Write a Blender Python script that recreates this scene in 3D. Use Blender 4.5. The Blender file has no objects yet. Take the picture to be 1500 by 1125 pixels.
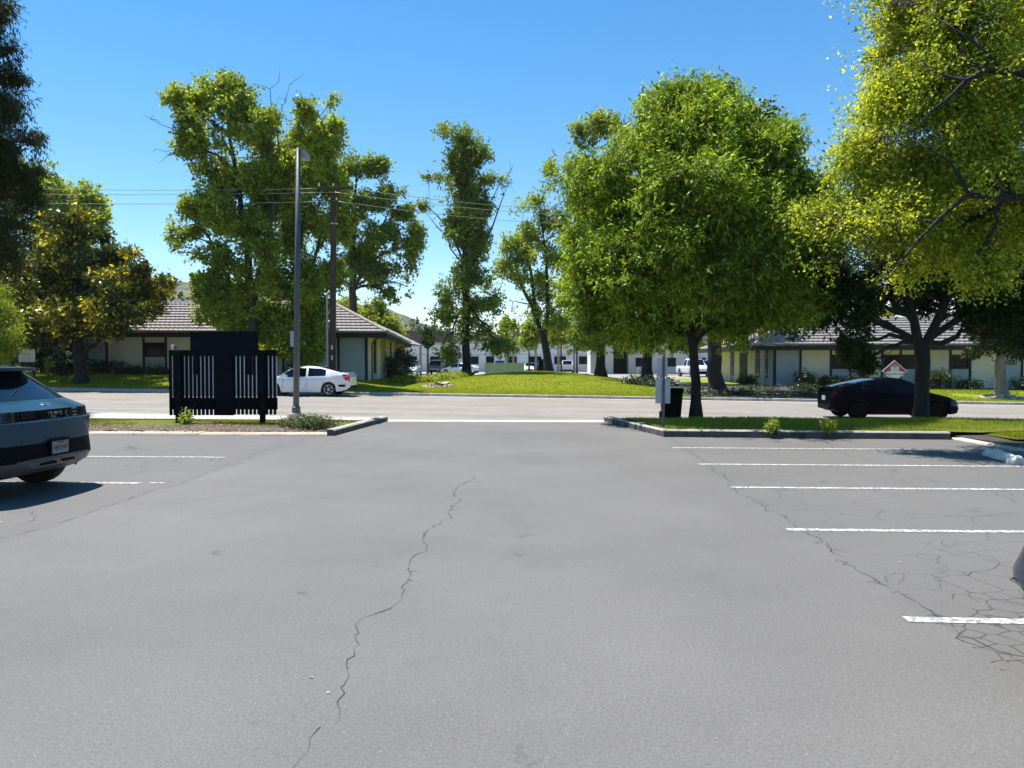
import bpy, math, random
import numpy as np
from mathutils import Vector, Matrix

R = math.radians
random.seed(7)
rng = np.random.default_rng(11)
scene = bpy.context.scene
COL = scene.collection

# ------------------------------------------------------------------ camera
F, CX, CY, CAM_H = 1127.0, 750.0, 562.5, 1.65
PITCH, YAW = R(1.70), R(2.74)
cam_data = bpy.data.cameras.new('camera')
cam_data.sensor_width = 36.0
cam_data.lens = 36.0 * F / 1500.0
cam_data.clip_start = 0.05
cam_data.clip_end = 6000.0
cam = bpy.data.objects.new('camera', cam_data)
cam.location = (0, 0, CAM_H)
cam.rotation_euler = (R(90) - PITCH, 0, YAW)
COL.objects.link(cam)
scene.camera = cam

# ------------------------------------------------------------------ sky and sun
SUN_EL, SUN_AZ = 68.0, -54.0          # azimuth from +Y, towards -X
world = bpy.data.worlds.new('World')
scene.world = world
world.use_nodes = True
wn, wl = world.node_tree.nodes, world.node_tree.links
wn.clear()
w_out = wn.new('ShaderNodeOutputWorld')
w_bg = wn.new('ShaderNodeBackground')
w_sky = wn.new('ShaderNodeTexSky')
w_sky.sky_type = 'NISHITA'
w_sky.sun_disc = False
w_sky.sun_elevation = R(SUN_EL)
w_sky.sun_rotation = R(SUN_AZ)
w_sky.altitude = 50.0
w_sky.air_density = 1.0
w_sky.dust_density = 0.0
w_sky.ozone_density = 2.2
w_hs = wn.new('ShaderNodeHueSaturation')
w_hs.inputs['Saturation'].default_value = 1.36
w_hs.inputs['Hue'].default_value = 0.495
wl.new(w_sky.outputs[0], w_hs.inputs['Color'])
wl.new(w_hs.outputs[0], w_bg.inputs['Color'])
w_bg.inputs['Strength'].default_value = 0.090
wl.new(w_bg.outputs[0], w_out.inputs['Surface'])

to_sun = Vector((math.sin(R(SUN_AZ)) * math.cos(R(SUN_EL)),
                 math.cos(R(SUN_AZ)) * math.cos(R(SUN_EL)), math.sin(R(SUN_EL))))
sun_data = bpy.data.lights.new('sun', 'SUN')
sun_data.energy = 5.0
sun_data.angle = R(0.53)
sun_data.color = (1.0, 0.955, 0.89)
sun = bpy.data.objects.new('sun', sun_data)
sun.rotation_euler = to_sun.to_track_quat('Z', 'Y').to_euler()
sun.location = to_sun * 60
COL.objects.link(sun)

vs = scene.view_settings
vs.view_transform = 'Standard'
vs.look = 'None'
vs.exposure = 1.02
vs.gamma = 1.0
vs.use_curve_mapping = False
scene.cycles.max_bounces = 8
scene.cycles.transparent_max_bounces = 8
scene.cycles.transmission_bounces = 6
scene.cycles.sample_clamp_indirect = 6.0

# ------------------------------------------------------------------ measuring helpers
_fw = np.array([-math.sin(YAW) * math.cos(PITCH), math.cos(YAW) * math.cos(PITCH), -math.sin(PITCH)])
_up = np.array([-math.sin(YAW) * math.sin(PITCH), math.cos(YAW) * math.sin(PITCH), math.cos(PITCH)])
_rt = np.array([math.cos(YAW), math.sin(YAW), 0.0])

def ray(px, py):
    return _rt * ((px - CX) / F) + _up * ((CY - py) / F) + _fw

def W(px, py, Y):                       # the point seen at a pixel of the photo on the plane y = Y
    d = ray(px, py); t = Y / d[1]
    return Vector((d[0] * t, Y, CAM_H + d[2] * t))

def G(px, py, z=0.0):                   # the point seen at a pixel on level ground
    d = ray(px, py); t = (z - CAM_H) / d[2]
    return Vector((d[0] * t, d[1] * t, z))

def sstep(a, b, x):
    t = np.clip((x - a) / (b - a), 0, 1)
    return t * t * (3 - 2 * t)

def z_road(x):
    return -0.18 - 0.013 * np.clip(x, -90, 90)

def z_far(x, y):                        # lawns beyond the street
    b = z_road(x) + 0.13
    left = 0.62 * sstep(-7.5, -14, x) * sstep(38.6, 46, y)
    right = 0.30 * sstep(6, 13, x) * sstep(38.6, 47, y)
    mound = 0.90 * np.exp(-((x + 0.6) / 6.9) ** 2) * sstep(38.4, 57, y) * (1 - sstep(60, 74, y))
    flat = sstep(62, 78, y)
    return (b + left + right + mound) * (1 - flat) + 0.0 * flat

# ------------------------------------------------------------------ object helpers
def tag(o, label=None, cat=None, group=None, kind=None):
    if label: o['label'] = label
    if cat: o['category'] = cat
    if group: o['group'] = group
    if kind: o['kind'] = kind
    return o

def thing(name, label, cat, loc=(0, 0, 0), rotz=0.0, group=None):
    o = bpy.data.objects.new(name, None)
    o.empty_display_size = 0.3
    COL.objects.link(o)
    o.location = loc
    o.rotation_euler = (0, 0, rotz)
    return tag(o, label, cat, group)

def link_mesh(name, me, mats, parent=None):
    for m in (mats if isinstance(mats, (list, tuple)) else [mats]):
        me.materials.append(m)
    o = bpy.data.objects.new(name, me)
    COL.objects.link(o)
    if parent is not None: o.parent = parent
    return o

class MB:
    """collects shapes that become ONE mesh"""
    def __init__(s): s.v = []; s.f = []
    def add(s, vs_, fs_):
        n = len(s.v)
        s.v += [tuple(p) for p in vs_]
        s.f += [tuple(i + n for i in f) for f in fs_]
        return s
    def box(s, c, d, rz=0.0, rx=0.0, ry=0.0):
        m = Matrix.Translation(c) @ Matrix.Rotation(rz, 4, 'Z') @ Matrix.Rotation(ry, 4, 'Y') @ Matrix.Rotation(rx, 4, 'X')
        vs_ = [m @ Vector((x * d[0] / 2, y * d[1] / 2, z * d[2] / 2)) for z in (-1, 1) for y in (-1, 1) for x in (-1, 1)]
        return s.add(vs_, [(0, 2, 3, 1), (4, 5, 7, 6), (0, 1, 5, 4), (2, 6, 7, 3), (0, 4, 6, 2), (1, 3, 7, 5)])
    def span(s, a, b):                   # box between two corners
        return s.box([(a[i] + b[i]) / 2 for i in range(3)], [abs(b[i] - a[i]) for i in range(3)])
    def cbox(s, c, d, bev, rz=0.0, rx=0.0, ry=0.0):   # box with chamfered edges on its four sides and top
        m = Matrix.Translation(c) @ Matrix.Rotation(rz, 4, 'Z') @ Matrix.Rotation(ry, 4, 'Y') @ Matrix.Rotation(rx, 4, 'X')
        hx, hy, hz = d[0] / 2, d[1] / 2, d[2] / 2
        def ring(ix, z):
            a, b = hx - ix, hy - ix
            q = bev
            return [(-a + q, -b, z), (a - q, -b, z), (a, -b + q, z), (a, b - q, z), (a - q, b, z), (-a + q, b, z), (-a, b - q, z), (-a, -b + q, z)]
        rings = ring(bev * .7, -hz) + ring(0, -hz + bev) + ring(0, hz - bev) + ring(bev * .7, hz)
        fs_ = []
        for k in range(3):
            for i in range(8):
                j = (i + 1) % 8
                fs_.append((k * 8 + i, k * 8 + j, k * 8 + 8 + j, k * 8 + 8 + i))
        fs_.append(tuple(range(7, -1, -1))); fs_.append(tuple(range(24, 32)))
        return s.add([m @ Vector(p) for p in rings], fs_)
    def tube(s, pts, rad, sides=8, cap=True):
        pts = [Vector(p) for p in pts]
        if not isinstance(rad, (list, tuple)): rad = [rad] * len(pts)
        n0 = len(s.v); ref = None
        for i, p in enumerate(pts):
            t = (pts[min(i + 1, len(pts) - 1)] - pts[max(i - 1, 0)])
            t = t.normalized() if t.length > 1e-9 else Vector((0, 0, 1))
            if ref is None:
                ref = Vector((1, 0, 0)) if abs(t.x) < .9 else Vector((0, 1, 0))
            u = (ref - t * ref.dot(t)).normalized(); w = t.cross(u); ref = u
            for k in range(sides):
                a = 2 * math.pi * k / sides
                s.v.append(tuple(p + (u * math.cos(a) + w * math.sin(a)) * rad[i]))
        for i in range(len(pts) - 1):
            for k in range(sides):
                j = (k + 1) % sides
                s.f.append((n0 + i * sides + k, n0 + i * sides + j, n0 + (i + 1) * sides + j, n0 + (i + 1) * sides + k))
        if cap:
            s.f.append(tuple(n0 + k for k in range(sides - 1, -1, -1)))
            s.f.append(tuple(n0 + (len(pts) - 1) * sides + k for k in range(sides)))
        return s
    def disc(s, c, r, axis, sides=20, r_in=0.0, thick=0.01):
        """flat ring or disc with thickness along axis ('x','y','z')"""
        def P(a, rr, h):
            x, y = math.cos(a) * rr, math.sin(a) * rr
            return {'x': (c[0] + h, c[1] + x, c[2] + y), 'y': (c[0] + x, c[1] + h, c[2] + y), 'z': (c[0] + x, c[1] + y, c[2] + h)}[axis]
        n0 = len(s.v)
        for h in (-thick / 2, thick / 2):
            for rr in (r, r_in):
                for k in range(sides): s.v.append(P(2 * math.pi * k / sides, rr, h))
        for k in range(sides):
            j = (k + 1) % sides
            o0, i0, o1, i1 = n0, n0 + sides, n0 + 2 * sides, n0 + 3 * sides
            s.f += [(o0 + k, o0 + j, i0 + j, i0 + k), (o1 + k, i1 + k, i1 + j, o1 + j), (o0 + k, o1 + k, o1 + j, o0 + j)]
            if r_in > 0: s.f.append((i0 + k, i0 + j, i1 + j, i1 + k))
        return s
    def poly(s, pts): return s.add(pts, [tuple(range(len(pts)))])
    def prism(s, outline, z0, z1):       # outline: list of (x, y)
        n = len(outline)
        return s.add([(x, y, z0) for x, y in outline] + [(x, y, z1) for x, y in outline],
                     [tuple(range(n - 1, -1, -1)), tuple(range(n, 2 * n))] + [(i, (i + 1) % n, n + (i + 1) % n, n + i) for i in range(n)])
    def build(s, name, m, parent=None, smooth=False):
        me = bpy.data.meshes.new(name)
        me.from_pydata(s.v, [], s.f)
        me.validate(verbose=False)
        me.update()
        if smooth:
            me.polygons.foreach_set('use_smooth', [True] * len(me.polygons))
            if smooth != 'all':
                try: me.set_sharp_from_angle(angle=R(smooth if isinstance(smooth, (int, float)) and smooth > 1 else 38))
                except Exception: pass
        return link_mesh(name, me, m, parent)

def struct(name, mb, m, parent=None, smooth=False):
    o = mb.build(name, m, parent, smooth)
    if parent is None: o['kind'] = 'structure'
    return o

def copy_tree(o, parent=None):
    c = o.copy(); COL.objects.link(c)
    if parent is not None:
        c.parent = parent
    for ch in list(o.children): copy_tree(ch, c)
    return c

def text_mesh(name, body, size, m, parent, loc, rot, extrude=0.002, align='CENTER', spacing=1.0):
    cu = bpy.data.curves.new(name, 'FONT')
    cu.body = body; cu.size = size; cu.extrude = extrude
    cu.align_x = align; cu.align_y = 'CENTER'; cu.space_character = spacing
    cu.resolution_u = 3
    t = bpy.data.objects.new(name, cu); COL.objects.link(t)
    bpy.context.view_layer.update()
    me = bpy.data.meshes.new_from_object(t)
    bpy.data.objects.remove(t)
    o = link_mesh(name, me, m, parent)
    o.location = loc; o.rotation_euler = rot
    return o

# ------------------------------------------------------------------ materials
def nodes_of(name):
    m = bpy.data.materials.new(name); m.use_nodes = True
    nt = m.node_tree; nt.nodes.clear()
    out = nt.nodes.new('ShaderNodeOutputMaterial')
    return m, nt.nodes, nt.links, out

def mix_rgb(N, L, fac, a, b, blend='MIX'):
    n = N.new('ShaderNodeMix'); n.data_type = 'RGBA'; n.blend_type = blend
    for sock, val in ((n.inputs[0], fac), (n.inputs[6], a), (n.inputs[7], b)):
        if hasattr(val, 'is_output'): L.new(val, sock)
        elif isinstance(val, (int, float)): sock.default_value = val
        else: sock.default_value = (*val, 1)
    return n.outputs[2]

def ramp(N, L, src, stops):
    r = N.new('ShaderNodeValToRGB')
    while len(r.color_ramp.elements) < len(stops): r.color_ramp.elements.new(0.5)
    for e, (p, c) in zip(r.color_ramp.elements, stops):
        e.position = p; e.color = (c, c, c, 1) if isinstance(c, (int, float)) else (*c, 1)
    L.new(src, r.inputs[0])
    return r.outputs[0]

def tex_noise(N, L, vec, scale, detail=4, rough=.55, dist=0.0):
    t = N.new('ShaderNodeTexNoise'); t.inputs['Scale'].default_value = scale
    t.inputs['Detail'].default_value = detail; t.inputs['Roughness'].default_value = rough
    t.inputs['Distortion'].default_value = dist
    L.new(vec, t.inputs['Vector'])
    return t.outputs['Fac']

def math_n(N, L, op, a, b=None, clamp=False):
    n = N.new('ShaderNodeMath'); n.operation = op; n.use_clamp = clamp
    for i, v in enumerate((a, b)):
        if v is None: continue
        if hasattr(v, 'is_output'): L.new(v, n.inputs[i])
        else: n.inputs[i].default_value = v
    return n.outputs[0]

def world_pos(N, L, scale=None):
    g = N.new('ShaderNodeNewGeometry')
    if scale is None: return g.outputs['Position']
    m = N.new('ShaderNodeMapping'); m.inputs['Scale'].default_value = scale
    L.new(g.outputs['Position'], m.inputs['Vector'])
    return m.outputs[0]

def mat(name, col, rough=.6, var=0.15, vscale=3.0, bump=0.0, bscale=60.0, metallic=0.0, spec=.5, coat=0.0, col2=None, stretch=None):
    m, N, L, out = nodes_of(name)
    b = N.new('ShaderNodeBsdfPrincipled')
    b.inputs['Roughness'].default_value = rough
    b.inputs['Metallic'].default_value = metallic
    b.inputs['Specular IOR Level'].default_value = spec
    b.inputs['Coat Weight'].default_value = coat
    b.inputs['Coat Roughness'].default_value = 0.04
    p = world_pos(N, L, stretch)
    if var > 0 or col2:
        n1 = tex_noise(N, L, p, vscale, 6, .6)
        f = ramp(N, L, n1, [(.3, 0.0), (.7, 1.0)])
        c2 = col2 or tuple(max(0, c * (1 - var)) for c in col)
        c1 = col if col2 else tuple(min(1, c * (1 + var * .6)) for c in col)
        L.new(mix_rgb(N, L, f, c1, c2), b.inputs['Base Color'])
        r2 = ramp(N, L, n1, [(.25, max(.02, rough - .06)), (.75, min(1, rough + .06))])
        L.new(r2, b.inputs['Roughness'])
    else:
        b.inputs['Base Color'].default_value = (*col, 1)
    if bump > 0:
        n2 = tex_noise(N, L, p, bscale, 4, .6)
        bp = N.new('ShaderNodeBump'); bp.inputs['Strength'].default_value = bump
        bp.inputs['Distance'].default_value = 0.02
        L.new(n2, bp.inputs['Height']); L.new(bp.outputs[0], b.inputs['Normal'])
    L.new(b.outputs[0], out.inputs['Surface'])
    return m

def leaf_mat(name, dark, light, trans=.4, rough=.45, accent=None, spec=.4, tcol=None):
    """two-sided leaf: reflected and transmitted light; 'tint' is a per-leaf number"""
    m, N, L, out = nodes_of(name)
    a = N.new('ShaderNodeAttribute'); a.attribute_name = 'tint'
    c = mix_rgb(N, L, a.outputs['Fac'], dark, light)
    if accent:
        f = ramp(N, L, a.outputs['Fac'], [(.83, 0.0), (.90, 1.0)])
        c = mix_rgb(N, L, f, c, accent)
    b = N.new('ShaderNodeBsdfPrincipled'); b.inputs['Roughness'].default_value = rough
    b.inputs['Specular IOR Level'].default_value = spec
    L.new(c, b.inputs['Base Color'])
    t = N.new('ShaderNodeBsdfTranslucent')
    L.new(mix_rgb(N, L, 1.0, c, tcol or (1.5, 1.35, .5), 'MULTIPLY'), t.inputs['Color'])
    mx = N.new('ShaderNodeMixShader'); mx.inputs[0].default_value = trans
    L.new(b.outputs[0], mx.inputs[1]); L.new(t.outputs[0], mx.inputs[2])
    L.new(mx.outputs[0], out.inputs['Surface'])
    return m

M = {}
M['black_metal'] = mat('black_metal', (.012, .013, .017), .5, .3, 6)
M['black_wood'] = mat('black_wood', (.006, .007, .012), .85, .35, 8, bump=.15, spec=.05)
M['tan_concrete'] = mat('tan_concrete', (.40, .33, .26), .88, .3, 2.2, bump=.25, bscale=45)
M['board_back'] = mat('board_back', (.72, .73, .78), .6, .1, 4)
M['steel'] = mat('galvanised_steel', (.075, .085, .10), .55, .25, 7, metallic=.15, bump=.05)
M['alu'] = mat('aluminium_sheet', (.36, .39, .43), .42, .12, 5, metallic=.3)
M['pole_wood'] = mat('pole_wood', (.055, .038, .028), .9, .5, 9, bump=.5, bscale=30, stretch=(1, 1, .12))
M['concrete'] = mat('concrete', (.42, .39, .34), .85, .28, 2.2, bump=.25, bscale=45)
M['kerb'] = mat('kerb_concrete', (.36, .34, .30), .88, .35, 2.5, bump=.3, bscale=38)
M['kerb_face'] = mat('shade_toned_kerb', (.085, .08, .075), .9, .6, 3.5, bump=.4, bscale=30)  # shade on the kerb's upright sides painted in as a darker colour
M['cream'] = mat('cream_stucco', (.64, .60, .52), .9, .12, 1.2, bump=.25, bscale=60)
M['bluegrey'] = mat('blue_grey_stucco', (.33, .41, .45), .9, .12, 1.2, bump=.25, bscale=60)
M['white_wall'] = mat('white_wall', (.74, .72, .68), .85, .1, .8, bump=.15)
M['dark_trim'] = mat('dark_trim', (.007, .006, .0065), .7, .3, 5)
M['brown_trim'] = mat('weathered_fascia', (.13, .10, .075), .8, .4, 3, bump=.2, stretch=(.4, 1, 6))
M['olive_post'] = mat('olive_post', (.30, .27, .19), .7, .2, 3)
M['soffit'] = mat('soffit', (.36, .33, .27), .8, .1, 2)
M['glass'] = mat('dark_glass', (.006, .008, .010), .12, 0, spec=.10)
M['car_glass'] = mat('car_glass', (.004, .006, .010), .03, 0, spec=.55)
M['rubber'] = mat('tyre_rubber', (.014, .014, .015), .85, .2, 20)
M['rim'] = mat('alloy_rim', (.45, .46, .48), .3, .1, 10, metallic=.8)
M['dark_plastic'] = mat('dark_plastic', (.0035, .004, .005), .5, .2, 10, spec=.06)
M['chrome'] = mat('chrome', (.8, .82, .85), .15, 0, metallic=1.0)
M['silver_trim'] = mat('silver_trim', (.10, .108, .12), .4, .1, 8, metallic=.4)
M['lamp_clear'] = mat('lamp_clear', (.62, .64, .66), .1, 0, coat=.6)
M['lamp_red'] = mat('lamp_red', (.42, .015, .02), .15, 0, coat=.8)
M['white_paint'] = mat('white_sign_paint', (.72, .72, .70), .55, .05, 4)
M['red_paint'] = mat('red_sign_paint', (.42, .03, .055), .5, .08, 4)
M['ink'] = mat('dark_lettering', (.03, .03, .035), .6, 0)
M['grey_ink'] = mat('grey_lettering', (.28, .27, .26), .7, 0)
M['mulch'] = mat('bark_mulch', (.11, .075, .055), .95, .5, 14, bump=.9, bscale=70)
M['soil'] = mat('dark_soil', (.055, .042, .032), .95, .4, 6, bump=.7, bscale=50)
M['wood_chips'] = mat('pale_wood_chips', (.46, .38, .29), .9, .35, 12, bump=.6, bscale=40)
M['bark'] = mat('tree_bark', (.055, .043, .034), .95, .45, 6, bump=.8, bscale=22, stretch=(1, 1, .35))
M['bark_dark'] = mat('dark_tree_bark', (.022, .018, .017), .95, .45, 6, bump=.8, bscale=22, stretch=(1, 1, .35))
M['bark_pale'] = mat('pale_tree_bark', (.22, .18, .145), .9, .5, 4, bump=.6, bscale=18, stretch=(1, 1, .4))
M['roof_tile'] = mat('roof_tile', (.285, .255, .235), .75, .38, 5.0, bump=.2, bscale=30)
M['wire'] = mat('power_wire', (.40, .37, .29), .4, .1, 2, metallic=.4)
M['insulator'] = mat('porcelain', (.55, .55, .52), .25, 0)
M['yellow_band'] = mat('yellow_band', (.55, .40, .05), .6, .1)
M['stop_white'] = mat('worn_white_concrete', (.62, .60, .55), .75, .3, 9, bump=.35, bscale=40)

def car_paint(name, c, rough=.28, metallic=.0, coat=1.0):
    return mat(name, c, rough, .04, 4, metallic=metallic, coat=coat)
M['p_white'] = car_paint('white_car_paint', (.70, .71, .72))
M['p_teal'] = mat('blue_grey_car_paint', (.020, .056, .090), .36, .04, 4, metallic=.20, spec=.0, coat=.40)
M['p_black'] = mat('black_car_paint', (.0015, .002, .005), .35, 0, spec=.0, coat=.06)
M['rubber_black'] = mat('black_tyre', (.003, .003, .003), .9, 0, spec=.05)
M['tinted_glass'] = mat('tinted_glass', (.002, .003, .006), .06, 0, spec=.16)
M['lamp_dark_red'] = mat('lamp_dark_red', (.014, .002, .003), .25, 0, spec=.1)
M['rim_dark'] = mat('dark_rim', (.004, .004, .005), .5, 0, spec=.1)
M['p_slate'] = mat('slate_car_paint', (.018, .028, .045), .35, 0, metallic=.2, spec=.1, coat=.45)
M['p_navy'] = car_paint('navy_car_paint', (.02, .03, .055))
M['p_silver'] = car_paint('silver_blue_car_paint', (.26, .31, .35), .3, .5)
M['p_blue'] = car_paint('bright_blue_car_paint', (.05, .22, .50))

# asphalt ----------------------------------------------------------------
def asphalt(name, base, warm=0.0, cracks=False, rough=.8, streak=(1.0, .08, 1), sheen=0.0):
    m, N, L, out = nodes_of(name)
    b = N.new('ShaderNodeBsdfPrincipled')
    p = world_pos(N, L)
    big = tex_noise(N, L, p, .33, 5, .6)
    mid = tex_noise(N, L, world_pos(N, L, streak), 1.6, 5, .6)
    fine = tex_noise(N, L, p, 48, 5, .8)
    grit = tex_noise(N, L, p, 120, 2, .8)
    d = tuple(c * .86 for c in base); l = tuple(c * 1.12 for c in base)
    c = mix_rgb(N, L, ramp(N, L, big, [(.35, 0.), (.65, 1.)]), d, l)
    c = mix_rgb(N, L, ramp(N, L, mid, [(.36, .10), (.62, 0.)]), c, tuple(x * .72 for x in base))
    blot = tex_noise(N, L, p, 1.1, 7, .72)
    c = mix_rgb(N, L, ramp(N, L, blot, [(.30, .34), (.42, 0.)]), c, tuple(x * .62 for x in base))
    c = mix_rgb(N, L, ramp(N, L, blot, [(.58, 0.), (.72, .22)]), c, tuple(x * 1.35 for x in base))
    oil = tex_noise(N, L, p, 2.7, 3, .5)
    c = mix_rgb(N, L, ramp(N, L, oil, [(.24, .6), (.31, 0.)]), c, tuple(x * .35 for x in base))
    c = mix_rgb(N, L, ramp(N, L, fine, [(.34, .60), (.56, 0.)]), c, tuple(x * .50 for x in base))
    c = mix_rgb(N, L, ramp(N, L, grit, [(.56, 0.), (.68, .6)]), c, tuple(min(1, x * 2.1) for x in base))
    v = N.new('ShaderNodeTexVoronoi'); v.inputs['Scale'].default_value = 34
    L.new(p, v.inputs['Vector'])
    sp = math_n(N, L, 'LESS_THAN', v.outputs['Distance'], .10)
    vc = N.new('ShaderNodeSeparateColor'); L.new(v.outputs['Color'], vc.inputs[0])
    sp = math_n(N, L, 'MULTIPLY', sp, math_n(N, L, 'GREATER_THAN', vc.outputs[0], .80))
    c = mix_rgb(N, L, math_n(N, L, 'MULTIPLY', sp, .6), c, (.42, .41, .39))
    if cracks:
        # crazed patch of old asphalt beside the seam at the right, a network of fine cracks
        s = N.new('ShaderNodeSeparateXYZ'); L.new(p, s.inputs[0])
        wob = N.new('ShaderNodeTexNoise'); wob.inputs['Scale'].default_value = 3.0
        L.new(p, wob.inputs['Vector'])
        av = N.new('ShaderNodeVectorMath'); av.operation = 'MULTIPLY_ADD'
        L.new(wob.outputs['Color'], av.inputs[0]); av.inputs[1].default_value = (.16, .16, 0); L.new(p, av.inputs[2])
        for (cx_, cy_, rx_, ry_, sc, wd, st) in ((3.35, 4.75, 1.15, .95, 5.2, .030, .85), (4.3, 6.0, 2.0, 1.3, 2.1, .010, .6),
                                                 (5.2, 9.3, 3.0, 3.0, 1.0, .0065, .45), (-7.5, 13.0, 3.6, 2.2, 1.1, .008, .5)):
            vo = N.new('ShaderNodeTexVoronoi'); vo.feature = 'DISTANCE_TO_EDGE'; vo.inputs['Scale'].default_value = sc
            L.new(av.outputs[0], vo.inputs['Vector'])
            line = math_n(N, L, 'LESS_THAN', vo.outputs['Distance'], wd)
            dx = math_n(N, L, 'DIVIDE', math_n(N, L, 'SUBTRACT', s.outputs[0], cx_), rx_)
            dy = math_n(N, L, 'DIVIDE', math_n(N, L, 'SUBTRACT', s.outputs[1], cy_), ry_)
            rr = math_n(N, L, 'ADD', math_n(N, L, 'MULTIPLY', dx, dx), math_n(N, L, 'MULTIPLY', dy, dy))
            rr = math_n(N, L, 'ADD', rr, math_n(N, L, 'MULTIPLY', math_n(N, L, 'SUBTRACT', tex_noise(N, L, p, 2.4, 3), .5), 2.6))
            msk = math_n(N, L, 'LESS_THAN', rr, .8)
            # keep to the stall side of the seam
            seam = math_n(N, L, 'GREATER_THAN', s.outputs[0], 2.42) if cx_ > 0 else math_n(N, L, 'LESS_THAN', s.outputs[0], -4.9)
            f = math_n(N, L, 'MULTIPLY', math_n(N, L, 'MULTIPLY', line, msk), seam)
            c = mix_rgb(N, L, math_n(N, L, 'MULTIPLY', f, st), c, (.018, .017, .017))
        # the stalls were sealed later than the lane: a touch darker and bluer
        fs_ = math_n(N, L, 'ADD', math_n(N, L, 'GREATER_THAN', s.outputs[0], 2.45), math_n(N, L, 'LESS_THAN', s.outputs[0], -4.95), True)
        c = mix_rgb(N, L, math_n(N, L, 'MULTIPLY', fs_, .35), c, tuple(x * .8 for x in base))
    L.new(c, b.inputs['Base Color'])
    L.new(ramp(N, L, mid, [(.3, rough - .05), (.7, rough + .05)]), b.inputs['Roughness'])
    b.inputs['Specular IOR Level'].default_value = .30
    b.inputs['Sheen Weight'].default_value = sheen; b.inputs['Sheen Roughness'].default_value = .35
    b.inputs['Sheen Tint'].default_value = (1, .98, .95, 1)
    h = math_n(N, L, 'ADD', fine, math_n(N, L, 'MULTIPLY', grit, .8))
    bp = N.new('ShaderNodeBump'); bp.inputs['Strength'].default_value = .14; bp.inputs['Distance'].default_value = .005
    L.new(h, bp.inputs['Height']); L.new(bp.outputs[0], b.inputs['Normal'])
    L.new(b.outputs[0], out.inputs['Surface'])
    return m
M['asphalt'] = asphalt('lot_asphalt', (.126, .122, .116), cracks=True, rough=.82)
M['street'] = asphalt('street_asphalt', (.215, .196, .172), streak=(.06, 1, 1), rough=.85)
M['far_asphalt'] = asphalt('far_asphalt', (.26, .25, .24), rough=.85)

def worn_paint(name, col, under):
    m, N, L, out = nodes_of(name)
    b = N.new('ShaderNodeBsdfPrincipled'); b.inputs['Roughness'].default_value = .75
    p = world_pos(N, L)
    n = tex_noise(N, L, p, 16, 8, .82)
    f = ramp(N, L, n, [(.46, 1.0), (.58, 0.0)])
    n2 = tex_noise(N, L, p, 2.0, 3)
    c = mix_rgb(N, L, ramp(N, L, n2, [(.3, 0.), (.7, .35)]), col, tuple(x * .72 for x in col))
    L.new(mix_rgb(N, L, f, c, under), b.inputs['Base Color'])
    L.new(b.outputs[0], out.inputs['Surface'])
    return m
M['line'] = worn_paint('worn_white_line', (.66, .65, .62), (.17, .165, .16))
M['line_yellow'] = worn_paint('worn_yellow_line', (.62, .43, .10), (.30, .26, .2))
M['crack'] = mat('crack_fill', (.046, .043, .040), .95, .3, 20)

def lawn(name, a, b_, c3):
    m, N, L, out = nodes_of(name)
    b = N.new('ShaderNodeBsdfPrincipled'); b.inputs['Roughness'].default_value = .9
    b.inputs['Specular IOR Level'].default_value = .15
    p = world_pos(N, L)
    n1 = tex_noise(N, L, p, .5, 6, .6); n2 = tex_noise(N, L, p, 6, 5, .7); n3 = tex_noise(N, L, p, 40, 3, .7)
    c = mix_rgb(N, L, ramp(N, L, n1, [(.35, 0.), (.65, 1.)]), a, b_)
    c = mix_rgb(N, L, ramp(N, L, n2, [(.45, 0.), (.7, .6)]), c, c3)
    c = mix_rgb(N, L, ramp(N, L, n3, [(.3, .5), (.55, 0.)]), c, tuple(x * .5 for x in a))
    L.new(c, b.inputs['Base Color'])
    bp = N.new('ShaderNodeBump'); bp.inputs['Strength'].default_value = .8; bp.inputs['Distance'].default_value = .05
    L.new(n3, bp.inputs['Height']); L.new(bp.outputs[0], b.inputs['Normal'])
    L.new(b.outputs[0], out.inputs['Surface'])
    return m
M['lawn'] = lawn('lawn_ground', (.185, .235, .012), (.235, .275, .014), (.27, .25, .04))
M['verge'] = lawn('verge_ground', (.10, .14, .014), (.13, .16, .018), (.17, .14, .05))
M['wild'] = lawn('open_ground', (.10, .10, .045), (.13, .12, .06), (.16, .14, .08))
M['grass'] = leaf_mat('grass_blades', (.17, .23, .010), (.34, .38, .024), .45, .6)
M['grass_dry'] = leaf_mat('dry_grass_blades', (.16, .16, .03), (.34, .28, .09), .3, .6)
# ================================================================== GROUND, STREET, KERBS
def grid_mesh(name, xs, ys, zf, m, kind='structure', parent=None, smooth=True):
    X, Y = np.meshgrid(np.array(xs, float), np.array(ys, float))
    Z = zf(X, Y)
    co = np.stack([X.ravel(), Y.ravel(), Z.ravel()], 1)
    nx, ny = len(xs), len(ys)
    idx = np.arange(nx * ny).reshape(ny, nx)
    q = np.stack([idx[:-1, :-1], idx[:-1, 1:], idx[1:, 1:], idx[1:, :-1]], -1).reshape(-1, 4)
    me = quads_mesh(name, co, q, smooth)
    o = link_mesh(name, me, m, parent)
    if kind: o['kind'] = kind
    return o

def quads_mesh(name, co, q, smooth=False):
    me = bpy.data.meshes.new(name)
    me.vertices.add(len(co)); me.vertices.foreach_set('co', np.ascontiguousarray(co, np.float32).ravel())
    k = q.shape[1]
    me.loops.add(q.size); me.loops.foreach_set('vertex_index', np.ascontiguousarray(q, np.int32).ravel())
    me.polygons.add(len(q))
    me.polygons.foreach_set('loop_start', np.arange(0, q.size, k, dtype=np.int32))
    if smooth: me.polygons.foreach_set('use_smooth', np.ones(len(q), bool))
    me.update(calc_edges=True)
    return me

NEAR_KERB, FAR_KERB = 21.95, 38.2
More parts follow.
